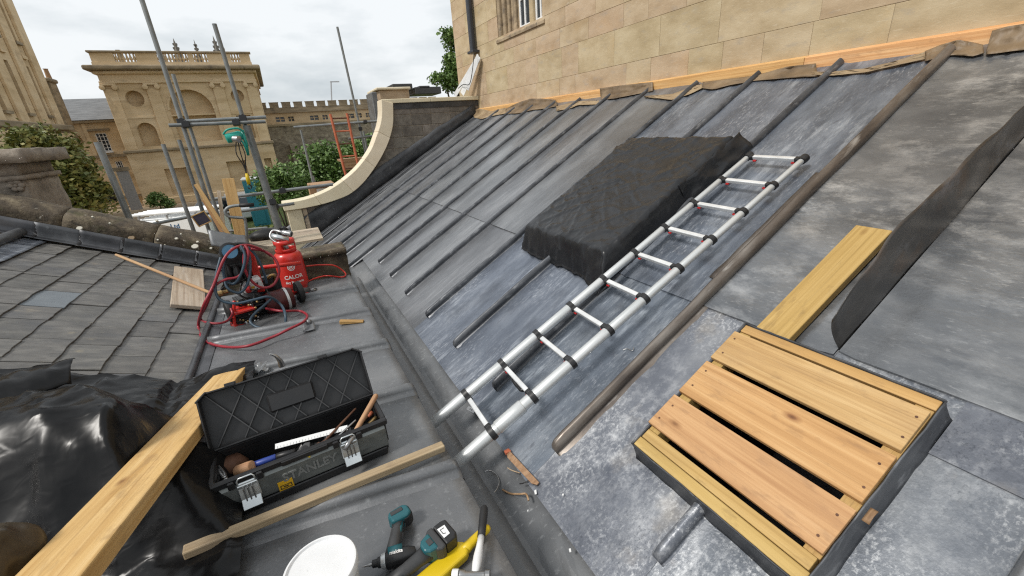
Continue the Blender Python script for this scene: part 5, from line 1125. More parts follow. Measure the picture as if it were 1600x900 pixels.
# ---------------------------------------------------------------- classical building with balustrade
BX0, BX1, BY = -13.1, -.45, 56
CB = thing('classical_building', 'honey stone classical building with balustrade, pilasters and blind arches', 'building', (-6.8, 60, GZ))
S_ = MT['farstone']
obj('wall', holed(rect(BX0, BX1, 1.5, 7.5), [arch(-6.72, 3.7, 1.9, 4.95), arch(-10.95, 1.5, 1.75, 3.2), circ(-11.0, 6.1, .72), circ(-2.45, 6.1, .6), rect(-3.1, -1.75, 1.9, 4.2)], BY, BY+.9), S_, CB)
obj('wall', holed(rect(BX0-.1, BX1+.1, GZ, 1.2), [rect(-10.7, -8.7, -3.1, -.5), rect(-5.2, -3.4, -3.1, -.3), rect(-1.6, -.9, -3, -.3)], BY-.12, BY+.5), S_, CB)
obj('wall_core', MB().b2(BX0+.02, BX1-.02, BY+.87, BY+16, GZ, 8.2), S_, CB)
obj('wall_core', MB().b2(BX0+.03, BX1-.03, BY+.48, BY+.865, GZ, 1.19), S_, CB)
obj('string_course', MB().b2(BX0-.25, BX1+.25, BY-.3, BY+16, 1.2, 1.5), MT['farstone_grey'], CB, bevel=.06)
obj('plinth', MB().b2(BX0-.2, BX1+.2, BY-.25, BY+.3, GZ, -3.3), S_, CB, bevel=.05)
obj('ledge', MB().b2(-8.6, -4.9, BY-.06, BY+.86, 4.4, 4.52), S_, CB)
obj('ledge', MB().b2(-12.2, -9.9, BY-.06, BY-.002, 4.35, 4.5), S_, CB); obj('ledge', MB().b2(-3.35, -1.5, BY-.06, BY-.002, 4.35, 4.5), S_, CB)
arc = MB()
for k in range(14):
    a0, a1 = pi*k/14, pi*(k+1)/14
    arc.prism([(-6.72+1.85*cos(a0), 4.95+1.85*sin(a0)), (-6.72+1.85*cos(a1), 4.95+1.85*sin(a1)), (-6.72+2.0*cos(a1), 4.95+2.0*sin(a1)), (-6.72+2.0*cos(a0), 4.95+2.0*sin(a0))], BY-.08, BY-.002, XZ)
obj('arch_moulding', arc, S_, CB)
for x in (-12.62, -9.4, -3.95, -.98):
    p_ = obj('pilaster', MB().b2(x-.48, x+.48, BY-.16, BY-.002, 1.5, 6.95), S_, CB, bevel=.03)
    obj('capital', MB().b2(x-.58, x+.58, BY-.28, BY-.002, 7.25, 7.42), S_, p_, bevel=.03)
    for s in (-1, 1): obj('volute', MB().lathe([(.05, -.16), (.22, -.14), (.22, .14), (.05, .16)], 14, T(x+s*.46, BY-.16, 7.08) @ RX(90)), S_, p_)
obj('architrave', MB().b2(BX0-.1, BX1+.1, BY-.2, BY+16, 7.42, 7.62), S_, CB, bevel=.03)
obj('frieze', MB().b2(BX0-.02, BX1+.02, BY-.1, BY+16, 7.62, 8.2), S_, CB)
obj('cornice', MB().b2(BX0-.3, BX1+.3, BY-.4, BY+16.3, 8.2, 8.5), S_, CB, bevel=.08)
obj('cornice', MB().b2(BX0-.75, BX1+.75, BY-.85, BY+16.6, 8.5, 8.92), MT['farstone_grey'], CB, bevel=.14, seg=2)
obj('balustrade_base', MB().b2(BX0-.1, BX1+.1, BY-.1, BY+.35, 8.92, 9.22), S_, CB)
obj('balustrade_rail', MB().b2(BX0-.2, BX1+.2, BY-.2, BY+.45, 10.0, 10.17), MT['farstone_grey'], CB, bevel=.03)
bme = MB().lathe([(.1, 9.22), (.1, 9.3), (.06, 9.33), (.14, 9.5), (.07, 9.75), (.06, 9.9), (.1, 9.93), (.1, 10.0)], 8).mesh('baluster'); bme.materials.append(S_)
gr_ = [(-11.45, -9.85), (-8.2, -5.75), (-5.3, -4.15), (-2.1, -1.35)]
prev = BX0-.05
for a, b in gr_+[(BX1+.05, 0)]:
    obj('balustrade_pier', MB().b2(prev, a, BY-.05, BY+.3, 9.22, 10.0), S_, CB); prev = b
    if b: 
        n = max(3, round((b-a)/.27))
        for k in range(n): obj('baluster', bme, None, CB, T(a+(b-a)*(k+.5)/n, BY+.12, 0))
for x, z, wd in ((-12.2, 10.9, .35), (-9.3, 10.8, .35), (-8.6, 10.8, .3), (-3.2, 10.85, .35), (-2.85, 11.2, .3)): obj('chimney_pot', MB().b2(x-wd/2, x+wd/2, BY+6, BY+6.4, 8.9, z+.3), MT['farstone_grey'], CB)
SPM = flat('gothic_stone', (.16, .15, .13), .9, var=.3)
for px_, ytop, yb, lb in ((279, 60, 100, 'thin gothic pinnacle showing above the balustrade, left of the others'), (310, 62, 100, 'short slim gothic pinnacle above the balustrade'), (341, 56, 100, 'crocketed gothic pinnacle behind the leaning scaffold pole')):
    a, b = at56(px_, ytop, 95), at56(px_+4, yb, 95); H_ = a.z-b.z
    sp = thing('gothic_pinnacle', lb, 'pinnacle', (b.x, 95, GZ), 'pinnacles beyond the balustrade')
    obj('shaft', MB().b2(b.x-.7, b.x+.7, 94.3, 95.7, GZ, b.z+.2), SPM, sp)
    obj('spire', MB().lathe([(.75 if px_ != 310 else .4, b.z), (.02, a.z)], 4, T(b.x, 95, 0)), SPM, sp)
    for k in range(6):
        for s in (-1, 1): r_ = (.78 if px_ != 310 else .42)*(1-k/6.5); obj('crocket', MB().box((b.x+s*r_, 95, b.z+H_*k/6.5), (.28, .28, .3)), SPM, sp)
# ---------------------------------------------------------------- lower wing
WG = thing('lower_wing', 'lower honey stone wing with sash windows and grey slate roof', 'building', (-16, 62, GZ))
obj('wall', holed(rect(-19.5, -13.3, GZ, 4.3), [rect(-16.05, -15.15, 1.55, 3.35), rect(-15.35, -14.75, -.3, .55), arch(-17.6, .95, 2.4, 2.75), rect(-18.2, -16.9, -2.8, -.5)], 60, 60.35), S_, WG)
obj('wall_core', MB().b2(-19.4, -13.4, 60.34, 68, GZ, 4.3), S_, WG)
obj('cornice', MB().b2(-19.8, -13.2, 59.6, 68.2, 4.3, 4.6), MT['farstone_grey'], WG, bevel=.06)
obj('string_course', MB().b2(-19.6, -13.3, 59.85, 60, .95, 1.25), MT['farstone_grey'], WG); obj('string_course', MB().b2(-19.6, -13.3, 59.85, 60, -3.2, -2.95), MT['farstone_grey'], WG)
obj('pilaster', MB().b2(-16.75, -16.45, 59.85, 59.998, 1.25, 4.3), S_, WG); obj('lintel', MB().b2(-16.4, -14.7, 59.7, 59.998, 3.55, 3.75), MT['farstone_grey'], WG)
obj('roof', MB().prism([(59.5, 4.6), (68.4, 4.6), (64, 6.9)], -19.9, -13.2, Matrix(((0, 0, 1, 0), (1, 0, 0, 0), (0, 1, 0, 0), (0, 0, 0, 1)))), MT['farslate'], WG)
for x0, x1, z0, z1, nx, nz_ in ((-16.05, -15.15, 1.55, 3.35, 3, 5), (-15.35, -14.75, -.3, .55, 3, 2)):
    wn = obj('window', MB().b2(x0, x1, 60.2, 60.24, z0, z1), MT['glass'], WG)
    f_ = MB().b2(x0, x0+.08, 60.1, 60.198, z0, z1).b2(x1-.08, x1, 60.1, 60.198, z0, z1).b2(x0+.08, x1-.08, 60.1, 60.198, z1-.08, z1).b2(x0+.08, x1-.08, 60.1, 60.198, z0, z0+.1)
    for k in range(1, nx): f_.b2(x0+(x1-x0)*k/nx-.025, x0+(x1-x0)*k/nx+.025, 60.12, 60.196, z0+.1, z1-.08)
    for k in range(1, nz_): f_.b2(x0+.08, x1-.08, 60.13, 60.194, z0+(z1-z0)*k/nz_-.025, z0+(z1-z0)*k/nz_+.025)
    obj('frame', f_, MT['white'], wn); obj('sill', MB().b2(x0-.1, x1+.1, 59.8, 60.1, z0-.12, z0), MT['white'], wn)
a, b = at56(181, 268, 54), at56(224, 318, 54)
hb = thing('grey_hoarding', 'tall grey panel standing against the corner of the classical building', 'panel', (-13.9, 54, GZ))
obj('panel', MB().b2(a.x, b.x-.2, 54, 54.1, GZ, a.z), flat('grey_panel', (.30, .29, .28), .8, var=.2), hb); obj('panel_cap', MB().b2(a.x-.15, b.x-.1, 53.9, 54.2, a.z, a.z+.35), MT['farstone_grey'], hb)
RL = thing('iron_railing', 'black iron railing in front of the lower wing', 'railing', at56(165, 305, 50))
a, b = at56(148, 297, 50), at56(183, 293, 50)
obj('rail', MB().b2(a.x, b.x, 50, 50.06, a.z-.1, a.z).b2(a.x, b.x, 50, 50.06, a.z-1.0, a.z-.9), MT['blackmetal'], RL)
bm_ = MB().b2(-.03, .03, 0, .05, -1.1, .08).mesh('bar'); bm_.materials.append(MT['blackmetal'])
for k in range(22): obj('bar', bm_, None, RL, T(a.x+(b.x-a.x)*k/21, 50, a.z))
# ---------------------------------------------------------------- tall pilastered building on the left
LX = -16
LBD = thing('pilastered_building', 'tall pilastered stone building at the upper left with narrow windows', 'building', (LX-3, 45, GZ))
YZ = Matrix(((0, 0, 1, 0), (1, 0, 0, 0), (0, 1, 0, 0), (0, 0, 0, 1)))        # local xy -> world yz, local z -> world x
holes = [rect(c_-.32, c_+.32, z0, z1) for c_ in (50.75, 47.6, 44.3, 41, 37.5) for z0, z1 in ((4.6, 8.2), (9.9, 14))]
w_ = holed(rect(30, 52.7, 3.9, 18), holes, 0, -.5); w_.v = [V((LX+p.y, p.x, p.z)) for p in w_.v]
obj('wall', w_, S_, LBD)
obj('wall_core', MB().b2(LX-12, LX-.45, 30, 52.6, GZ, 18), MT['farstone_grey'], LBD)
for c_ in (52.1, 49.4, 46.1, 42.7, 39.3, 36): obj('pilaster', MB().b2(LX+.002, LX+.22, c_-.6, c_+.6, 3.9, 17.8), S_, LBD, bevel=.03)
for c_ in (50.75, 47.6, 44.3, 41):
    for z0 in (4.6, 9.9): obj('window_sill', MB().b2(LX+.002, LX+.2, c_-.5, c_+.5, z0-.2, z0), MT['farstone_grey'], LBD)
    obj('keystone', MB().b2(LX+.002, LX+.15, c_-.4, c_+.4, 8.7, 8.95), S_, LBD)
obj('string_course', MB().b2(LX-.2, LX+.6, 29.5, 53.1, 3.45, 3.88), MT['farstone_grey'], LBD, bevel=.06)
obj('lower_wall', MB().b2(LX-.3, LX+.25, 30, 53.0, GZ, 3.45), MT['farstone_grey'], LBD); obj('lower_band', MB().b2(LX-.2, LX+.42, 30, 53.1, 1.7, 3.2), S_, LBD)
a, b = at56(70, 128, 57), at56(92, 175, 57)
ch = thing('chimney_stack', 'grey stone chimney stack between the pilastered building and the lower wing', 'chimney', (b.x-.6, 57, 4))
obj('stack', MB().b2(a.x-1.2, b.x+.2, 57, 58.5, GZ, a.z), MT['farstone_grey'], ch); obj('cap', MB().b2(a.x-1.35, b.x+.35, 56.85, 58.65, a.z, a.z+.35), MT['farstone_grey'], ch, bevel=.08)
obj('pot', MB().lathe([(.2, a.z+.35), (.16, a.z+1.1), (.2, a.z+1.15)], 10, T(a.x+.2, 57.7, 0)), MT['card'], ch)
# ---------------------------------------------------------------- rubble wall and crenellated building
RW = thing('rubble_wall', 'high rough rubble garden wall with buttresses beyond the scaffold', 'wall', (7, 62, GZ))
obj('wall', rough(stonebox(-.6, 19, 62, 62.8, GZ, 3.05, 0, step=.8), .12, .8), MT['rubble'], RW); obj('coping', MB().b2(-.7, 19, 61.85, 62.9, 3.06, 3.3), MT['farstone_grey'], RW)
for x in (1.9, 5.2, 9.5, 13.4):
    obj('buttress', rough(stonebox(x-.45, x+.45, 61.2, 61.95, GZ, 1.0, 0, step=.5), .1, 1), MT['rubble'], RW)
CR = thing('crenellated_building', 'long stone building with battlements on the skyline behind the rubble wall', 'building', (8, 72, GZ))
k_ = 70; a, b = at56(409, 183, k_), at56(600, 174, k_)
wz = [at56(x, y, k_) for x, y in ((439, 191), (456, 190), (492, 188), (509, 187), (548, 185), (562, 184), (576, 183), (600, 181))]
hl = [rect(p.x-.55 if i in (0, 2, 4) else p.x-.35, p.x+.55 if i in (0, 2, 4) else p.x+.35, 3.85, 4.45) for i, p in enumerate(wz)]
obj('wall', holed(rect(-1.2, 24, GZ, 4.95), hl, k_, k_+.4), MT['farstone'], CR); obj('wall_core', MB().b2(-1.1, 23.9, k_+.9, k_+9, GZ, 4.9), MT['glass'], CR)
for i, p in enumerate(wz):
    x0, x1 = hl[i][0][0], hl[i][1][0]; wn = obj('window', MB().b2(x0, x1, k_+.3, k_+.34, 3.85, 4.45), MT['glass'], CR)
    obj('frame', MB().b2((x0+x1)/2-.06, (x0+x1)/2+.06, k_+.22, k_+.298, 3.85, 4.45).b2(x0, x1, k_+.2, k_+.218, 4.12, 4.2), MT['farstone'], wn)
obj('string_course', MB().b2(-1.3, 24, k_-.3, k_+.4, 4.95, 5.2), MT['farstone_grey'], CR); obj('parapet', MB().b2(-1.2, 24, k_-.05, k_+.4, 5.2, 5.65), MT['farstone_grey'], CR)
mm = MB().b2(-.55, .55, -.08, .42, 5.65, 6.25).b2(-.6, .6, -.12, .46, 6.25, 6.33).mesh('merlon'); mm.materials.append(MT['farstone_grey'])
for k in range(17): obj('merlon', mm, None, CR, T(-.6+1.5*k, k_, 0))
a, b = at56(517, 127, 250), at56(512, 165, 250)
tag(obj('tower_crane', MB().tube([b+V((0, 0, -12)), a], .35, 6).b2(a.x-.5, a.x+4, 249.8, 250.2, a.z-.5, a.z), flat('crane_grey', (.35, .37, .4), .7)), 'thin distant tower crane above the battlements', 'crane')
NB = thing('neighbouring_parapet', 'cream stone roof parapet with dark boxes behind the curved coping', 'parapet', at56(620, 150, 16))
a, b = at56(592, 141, 16), at56(640, 150, 16)
obj('block', MB().b2(a.x, b.x, 16, 17.5, -2, a.z), MT['ashlar'], NB, bevel=.02); obj('cap', MB().b2(a.x-.1, b.x+.05, 15.9, 17.6, a.z, a.z+.08), MT['coping'], NB, bevel=.02)
a2, b2 = at56(580, 144, 15.6), at56(596, 190, 15.6); obj('lead_box', MB().b2(a2.x, b2.x, 15.6, 16.6, b2.z-.4, a2.z), MT['lead_deck'], NB, bevel=.02)
obj('low_wall', MB().b2(b.x, b.x+2.6, 16.4, 17, -2, b.z-.12), MT['coping'], NB)
for p0, p1 in (((613, 131), (645, 138)), ((648, 136), (690, 146)), ((655, 134), (672, 138))):
    a, b = at56(*p0, 17.8), at56(*p1, 17.8); obj('roof_box', MB().b2(a.x, b.x, 17.8, 19, b.z, a.z), MT['darkgrey'], NB, bevel=.02)

# ---------------------------------------------------------------- foliage
def leaves(name, blobs, n, size, m, parent, seed=1, kind=None):
    rnd_ = random.Random(seed); vs = []; fs = []
    tot = sum(b[1][0]*b[1][1]*b[1][2] for b in blobs)
    for c, r in blobs:
        k = int(n*r[0]*r[1]*r[2]/tot)
        for _ in range(k):
            while True:
                d = V((rnd_.gauss(0, 1), rnd_.gauss(0, 1), rnd_.gauss(0, 1))).normalized(); q = rnd_.random()**.5*rnd_.uniform(.75, 1.22)
                p = V(c)+V((d.x*r[0], d.y*r[1], d.z*r[2]))*q
                if nn(p.x*1.6/size*.2, p.y*1.6/size*.2, p.z*1.6/size*.2) > -.22: break
            s = size*rnd_.uniform(.6, 1.3); t = V((rnd_.gauss(0, 1), rnd_.gauss(0, 1), rnd_.gauss(0, .6))).normalized(); e = t.cross(V((rnd_.gauss(0, 1), rnd_.gauss(0, 1), rnd_.gauss(0, 1)))).normalized()
            i = len(vs); vs += [p-t*s*.5, p+e*s*.28, p+t*s*.5, p-e*s*.28]; fs.append((i, i+1, i+2, i+3))
    mb = MB(); mb.v = vs; mb.f = fs
    me = bpy.data.meshes.new(name); me.from_pydata(vs, [], fs); me.materials.append(m); return obj(name, me, m, parent)
def plant(name, label, cat, blobs, n, size, m, foot, seed, group=None, tr=.05):
    t = thing(name, label, cat, foot, group); leaves('crown', blobs, n, size, m, t, seed)
    f_ = V(foot)
    for k, (c, r) in enumerate(blobs): obj('trunk' if k == 0 else 'limb', MB().tube([f_, f_.lerp(V(c), .5)+V((.05, .05, 0)), V(c)], [tr, tr*.7, tr*.25], 7), MT['bark'], t, smooth=True)
    return t
K = 15.0
bl = [(at56(x, y, K+dk), (r*1.0, r*.9, r*.85)) for x, y, r, dk in ((45, 222, .55, 0), (75, 232, .7, .3), (60, 265, .8, 0), (95, 265, .8, .2), (120, 290, .75, .3), (85, 295, .85, 0), (145, 312, .55, .3), (60, 305, .8, .1))]
plant('olive_shrub', 'bushy olive green evergreen growing up behind the mossy parapet at the left', 'shrub', bl, 15000, .13, MT['leaf_olive'], at56(70, 420, K+.2)*1, 3, tr=.09)
bl = [(at56(x, y, 20), r) for x, y, r in ((702, 55, (.5, .5, .35)), (712, 70, (.5, .5, .4)), (706, 100, (.45, .5, .5)), (695, 124, (.7, .6, .35)), (712, 130, (.7, .6, .45)), (718, 100, (.7, .7, .7)))]
plant('leafy_tree', 'dark leafy tree peeping out from behind the ashlar building', 'tree', bl, 6500, .16, MT['leaf'], V((bl[5][0].x+.3, 20.3, GZ)), 4, tr=.12)
def bush(pts, n, size, m, label, k, seed, grp=None):
    bl = [(at56(x, y, k), (r, r*.9, r*.8)) for x, y, r in pts]; f_ = V((bl[0][0].x, k+.2, GZ)); return plant('garden_bush', label, 'bush', bl, n, size, m, f_, seed, grp, .06)
bush(((430, 285, 1.2), (448, 280, 1.2), (445, 298, 1.4), (420, 300, .8)), 5200, .2, MT['leaf'], 'round green bush at the corner of the classical building', 28, 6)
bush(((500, 250, 1.5), (520, 262, 1.8), (495, 282, 1.8), (525, 290, 1.7), (540, 245, 1.1)), 9000, .24, MT['leaf'], 'large green bush growing in front of the rubble wall', 30, 7)
bush(((560, 238, 1.0), (580, 228, 1.0), (572, 250, 1.2), (588, 245, 1.0)), 5000, .22, MT['leaf'], 'green bush beyond the orange ladder beside the curved coping', 28, 8)
bush(((245, 312, .8), (262, 318, .6)), 1800, .22, MT['leaf'], 'small green bush at the foot of the classical building', 50, 9)
g_ = leaves('tall_grass', [((2.0+k*1.1, 20+4*(k % 3), GZ+.35), (1.6, 2.6, .35)) for k in range(-4, 6)], 9000, .3, mat('grassblade', [(.07, .10, .02), (.16, .19, .05), (.26, .25, .1)], (2, 2, 2), 3, (.6, .8)), None, 10)
struct(g_, 'stuff')
o = obj('garden_retaining_wall', rough(stonebox(0, 6, -.2, .2, -.2, 1.2, 0, step=.4), .06, 1.5), MT['rubble'], None, frame(at56(440, 290, 44), (.35, -.9, 0), (0, 0, 1))); tag(o, 'low dark stone garden wall in front of the rubble wall', 'wall')

# ---------------------------------------------------------------- scaffold
GSC = 'scaffold tubes'
def clamp(p, parent, d=(1, 0, 0)):
    obj('coupler', MB().box((0, 0, 0), (.085, .075, .075)).box((.01, .05, .01), (.05, .05, .05)).lathe([(.012, .02), (.018, .05), (.004, .055)], 8), MT['blackmetal'], parent, frame(p, d, (0, 0.2, 1)), bevel=.01)
def spole(x, y, z0, z1, r, label, x1=None, cl=()):
    t = thing('scaffold_pole', label, 'scaffold pole', (x1 if x1 is not None else x, y, z0), GSC); xa = x if x1 is None else x1
    obj('tube', MB().lathe([(r*.85, z0), (r, z0), (r, z1), (r*.85, z1), (r*.82, z1-.1)], 14, Matrix.Shear('XY', 4, ((x-xa)/(z1-z0), 0)) @ T(0, 0, 0) if False else I4).__class__().tube([(xa, y, z0), ((xa+x)/2, y, (z0+z1)/2), (x, y, z1)], r, 14), MT['pipe'], t, smooth='auto')
    for z in cl: clamp(V((xa+(x-xa)*(z-z0)/(z1-z0), y-.03, z)), t)
    return t
spole(-.99, 7.0, GZ, 4.4, .026, 'tallest scaffold pole, running out of the top of the picture', cl=(1.70,))
hp = spole(-.34, 7.0, GZ, 2.8, .026, 'scaffold pole carrying the green hoist', x1=-.17, cl=(1.71,))
obj('lower_sleeve', MB().tube([(-.19, 6.97, -1.0), (-.295, 6.97, 1.62)], .047, 14), MT['pipe'], hp, smooth='auto')
for z in (.15, .6): clamp(V((-.23, 6.92, z)), hp)
spole(-1.875, 7.0, GZ, 1.53, .036, 'thick short scaffold pole furthest left, in front of the lower wing', x1=-1.80)
spole(-1.258, 7.0, GZ, 1.46, .024, 'short scaffold pole left of the tallest pole, nearer the lower wing', x1=-1.235)
spole(-1.095, 7.1, GZ, 1.50, .024, 'short scaffold pole just left of the tallest pole', x1=-1.12)
spole(-.955, 7.25, GZ, 2.28, .022, 'medium scaffold pole right beside the tallest pole', x1=-.97, cl=(1.69,))
def srail(p0, p1, r, label, cl=()):
    t = thing('scaffold_rail', label, 'scaffold tube', p0, GSC); d = V(p1)-V(p0); obj('tube', MB().tube([p0, V(p0).lerp(V(p1), .5), p1], r, 12), MT['pipe'], t, smooth='auto')
    for q in cl: clamp(V(p0).lerp(V(p1), q)+V((0, -.03, 0)), t)
srail(at56(264, 196, 6.93), at56(415, 190, 6.93), .022, 'near horizontal scaffold tube with couplers at mid height', (.17, .68))
srail(at56(283, 190, 7.1), at56(416, 183, 7.1), .022, 'rear horizontal scaffold tube at mid height')
srail(at56(330, 312, 7.4), at56(520, 288, 7.4), .024, 'upper guard rail tube passing behind the hoist pole', (.56,))
srail(at56(335, 336, 7.4), at56(460, 318, 7.4), .024, 'lower guard rail tube passing behind the hoist pole', (.75,))
srail(at56(240, 350, 7.2), at56(330, 332, 7.2), .022, 'low scaffold tube left of the tallest pole')
srail(at56(418, 356, 7.6), at56(350, 362, 7.6), .02, 'lowest scaffold tube behind the upright plank')
fp_ = at56(527, 42, 11.5); fq = at56(580, 250, 11.5)
spole(fp_.x, 11.5, GZ, fp_.z, .026, 'lone tall scaffold pole beside the orange ladder', x1=fq.x+.1, cl=(fq.z+.75,))
for (x0, y0), (x1, y1), lb in (((470, 203), (493, 300), 'far scaffold pole standing in front of the large green bush'), ((489, 275), (498, 312), 'short far scaffold post beside the cardboard box'), ((568, 205), (580, 250), 'short far scaffold post right of the orange ladder')):
    a, b = at56(x0, y0, 11.6), at56(x1, y1, 11.6); spole(a.x, 11.6, GZ, a.z, .026, lb, x1=b.x)
srail(at56(459, 199, 11.4), at56(596, 189, 11.4), .03, 'upper far scaffold tube level with the battlements', (.8,))
srail(at56(544, 217, 11.5), at56(594, 211, 11.5), .026, 'short far scaffold tube right of the orange ladder')
srail(at56(510, 290, 11.5), at56(552, 283, 11.5), .026, 'low far scaffold tube at the foot of the orange ladder')
OL = thing('orange_ladder', 'orange painted ladder standing in the far scaffold', 'ladder', at56(545, 290, 11.3))
la, lb_ = (at56(516, 178, 11.3), at56(545, 292, 11.3)), (at56(542, 177, 11.3), at56(566, 290, 11.3))
for a, b in (la, lb_): obj('stile', MB().tube([a, b], .03, 8), MT['orange'], OL)
for k in range(6):
    q = .06+.17*k; obj('rung', MB().tube([la[0].lerp(la[1], q), lb_[0].lerp(lb_[1], q)], .018, 8), MT['orange'] if k % 2 else MT['rust'], OL)
c = at56(503, 299, 11.2)
cbx = thing('cardboard_box', 'brown cardboard box with a white label on the far scaffold', 'box', c+V((0, 0, -.25)))
obj('carton', MB().box(c, (.55, .4, .42)), MT['card'], cbx, bevel=.01); obj('label', MB().box(c+V((-.02, -.203, .02)), (.2, .002, .14)), MT['white'], cbx); obj('lid_flap', MB().box(c+V((.02, -.3, .2)), (.5, .2, .01), I4), MT['card'], cbx)
a, b = at56(532, 250, 11.8), at56(577, 262, 11.8)
brd = thing('scaffold_platform', 'small brown timber platform behind the orange ladder', 'platform', (a+b)/2)
for k in range(3): obj('board', MB().b2(a.x, b.x, 11.8+.24*k, 12.02+.24*k, a.z-.05, a.z), MT['brownstrip'], brd)
obj('toe_board', MB().b2(a.x, b.x, 11.76, 11.796, b.z, a.z+.02), MT['brownstrip'], brd)
# green hoist
hc = at56(366, 214, 6.85)
HO = thing('hoist', 'bright green electric hoist hanging from a scaffold pole', 'hoist', hc)
obj('motor', MB().lathe([(.02, -.10), (.055, -.095), (.06, -.06), (.06, .06), (.05, .09), (.02, .095)], 18, frame(hc, (1, .2, .18), (0, 0, 1)) @ RY(90)), MT['hoist'], HO, smooth='auto')
obj('motor_cap', MB().lathe([(.015, -.05), (.045, -.045), (.045, .03), (.02, .04)], 16, frame(hc+V((.03, -.06, -.03)), (.6, -.5, -.1), (0, 0, 1)) @ RY(90)), MT['steel'], HO, smooth='auto')
obj('cage', MB().tube(smooth_pts([hc+V((-.11, -.02, .04)), hc+V((-.05, -.04, .09)), hc+V((.07, -.04, .10)), hc+V((.12, -.02, .05))]), .012, 8), MT['hoist'], HO, smooth=True)
ar = [at56(378, 203, 6.85), at56(384, 222, 6.85), at56(388, 243, 6.85)]
obj('arm', MB().tube(ar, [.02, .022, .016], 8), MT['hoist'], HO, smooth=True); obj('arm', MB().tube([at56(372, 212, 6.8), at56(382, 226, 6.8), at56(387, 240, 6.8)], .012, 8), MT['hoist'], HO, smooth=True)
for dx in (-3, 0, 3): obj('cable', MB().tube(smooth_pts([at56(372+dx, 222, 6.82), at56(376+dx*2.2, 240, 6.8), at56(382+dx*.6, 258, 6.82), at56(385, 272, 6.82)]), .007, 6), MT['rubber'], HO, smooth=True)
obj('hook_block', MB().tube([at56(385, 271, 6.8), at56(387, 278, 6.8), at56(389, 288, 6.8)], [.014, .026, .022], 10), MT['yellow'], HO, smooth=True)
obj('hook', MB().tube(smooth_pts([at56(389, 288, 6.8), at56(393, 291, 6.8), at56(391, 295, 6.8), at56(387, 293, 6.8)]), .008, 8), MT['blackmetal'], HO, smooth=True)
# planks, board and pipe leaning on the scaffold
def leaner(name, p0, p1, wd, th, m, label, upv=(.1, -1, .1), cat='plank'): board(name, at56(*p0), at56(*p1), wd, th, m, upv, label, cat)
leaner('upright_plank', (356, 279, 6.75), (382, 392, 6.6), .135, .038, MT['plank'], 'bright yellow plank standing upright behind the parapet beside the trolley')
leaner('leaning_batten', (306, 288, 6.9), (366, 380, 6.7), .05, .03, MT['plank'], 'thin yellow batten leaning steeply left of the upright plank')
leaner('leaning_batten', (318, 312, 6.95), (352, 372, 6.8), .04, .03, MT['pine'], 'shorter batten leaning behind the thin yellow batten')
leaner('leaning_batten', (342, 298, 6.95), (352, 376, 6.8), .045, .03, MT['greywood'], 'grey weathered batten leaning just left of the upright plank')
sb_ = thing('framed_board', 'small dark board with a yellow frame behind the parapet', 'board', at56(314, 345, 6.9)); M_ = frame(at56(315, 342, 6.9), (1, .1, .32), (.05, -1, .1)) 
obj('panel', MB().box((0, 0, 0), (.15, .14, .01)), flat('dark_violet', (.035, .03, .05), .5), sb_, M_)
for c_, d_ in (((0, .075, .002), (.17, .014, .018)), ((0, -.075, .002), (.17, .014, .018)), ((.08, 0, .002), (.014, .1355, .018)), ((-.08, 0, .002), (.014, .1355, .018))): obj('frame', MB().box(c_, d_), MT['treated'], sb_, M_, bevel=.002)
o = obj('bent_pipe', MB().tube(smooth_pts([at56(395, 320, 6.5), at56(372, 321, 6.5), at56(357, 324, 6.5), at56(352, 331, 6.5), at56(357, 338, 6.5), at56(372, 340, 6.5), at56(381, 341, 6.5), at56(384, 350, 6.5), at56(387, 385, 6.5)]), .019, 12), MT['pipe'], None, smooth=True)
o2 = obj('foam_grip', MB().tube([at56(397, 320, 6.5), at56(374, 321, 6.5)], .026, 12), MT['rubber'], o, smooth=True); tag(o, 'bent grey tube handrail with a black foam grip', 'handrail')
pf = thing('scaffold_deck', 'pale scaffold boards laid beyond the gas bottle', 'scaffold deck', at56(410, 375, 7.2))
for k in range(4):
    a = V((-.62, 6.7+.25*k, .02)); obj('board', MB().b2(-.75+.03*k, .30, 6.72+.235*k, 6.94+.235*k, -.02, .02), MT['greywood'], pf, bevel=.004)
c = V((-.42, 7.35, .07)); obj('dark_sack', rough(MB().lathe([(.04, -.05), (.16, -.04), (.17, .02), (.1, .07), (.01, .09)], 20, T(*c) @ Matrix.Diagonal((1.6, .8, 1, 1))), .03, 9), MT['blackplastic'], None, smooth=True); tag(bpy.data.objects['dark_sack'], 'dark bundle lying on the pale scaffold boards', 'bundle')

# ---------------------------------------------------------------- vehicles
def vehicle(name, label, cat, M_, prof, wdt, m, wheels, glass_, r=.33):
    t = thing(name, label, cat, M_ @ V((0, 0, 0)))
    obj('body', MB().prism(prof, -wdt/2, wdt/2, M_ @ RX(90)), m, t, bevel=.12, seg=3)
    for x in wheels:
        for s in (-1, 1):
            wh = obj('wheel', MB().lathe([(r*.6, -.1), (r*.95, -.1), (r, -.06), (r, .06), (r*.95, .1), (r*.6, .1)], 20, M_ @ T(x, s*(wdt/2-.05), r) @ RX(90)), MT['rubber'], t)
            obj('rim', MB().lathe([(.02, -.105), (r*.6, -.09), (r*.6, .09), (.02, .105)], 12, M_ @ T(x, s*(wdt/2-.05), r) @ RX(90)), MT['steel'], wh)
    for k, (pl_, o_) in enumerate(glass_):
        for s in ((-1, 1) if o_ == 's' else (0,)):
            if o_ == 's': obj('side_window', MB().prism(pl_, s*wdt/2-.012, s*wdt/2+.012, M_ @ RX(90)), MT['glass'], t)
            else: obj('windscreen', MB().box((0, 0, 0), (o_[1], wdt*.82, .02), M_ @ T(*pl_) @ RY(o_[0])), MT['glass'], t)
    return t
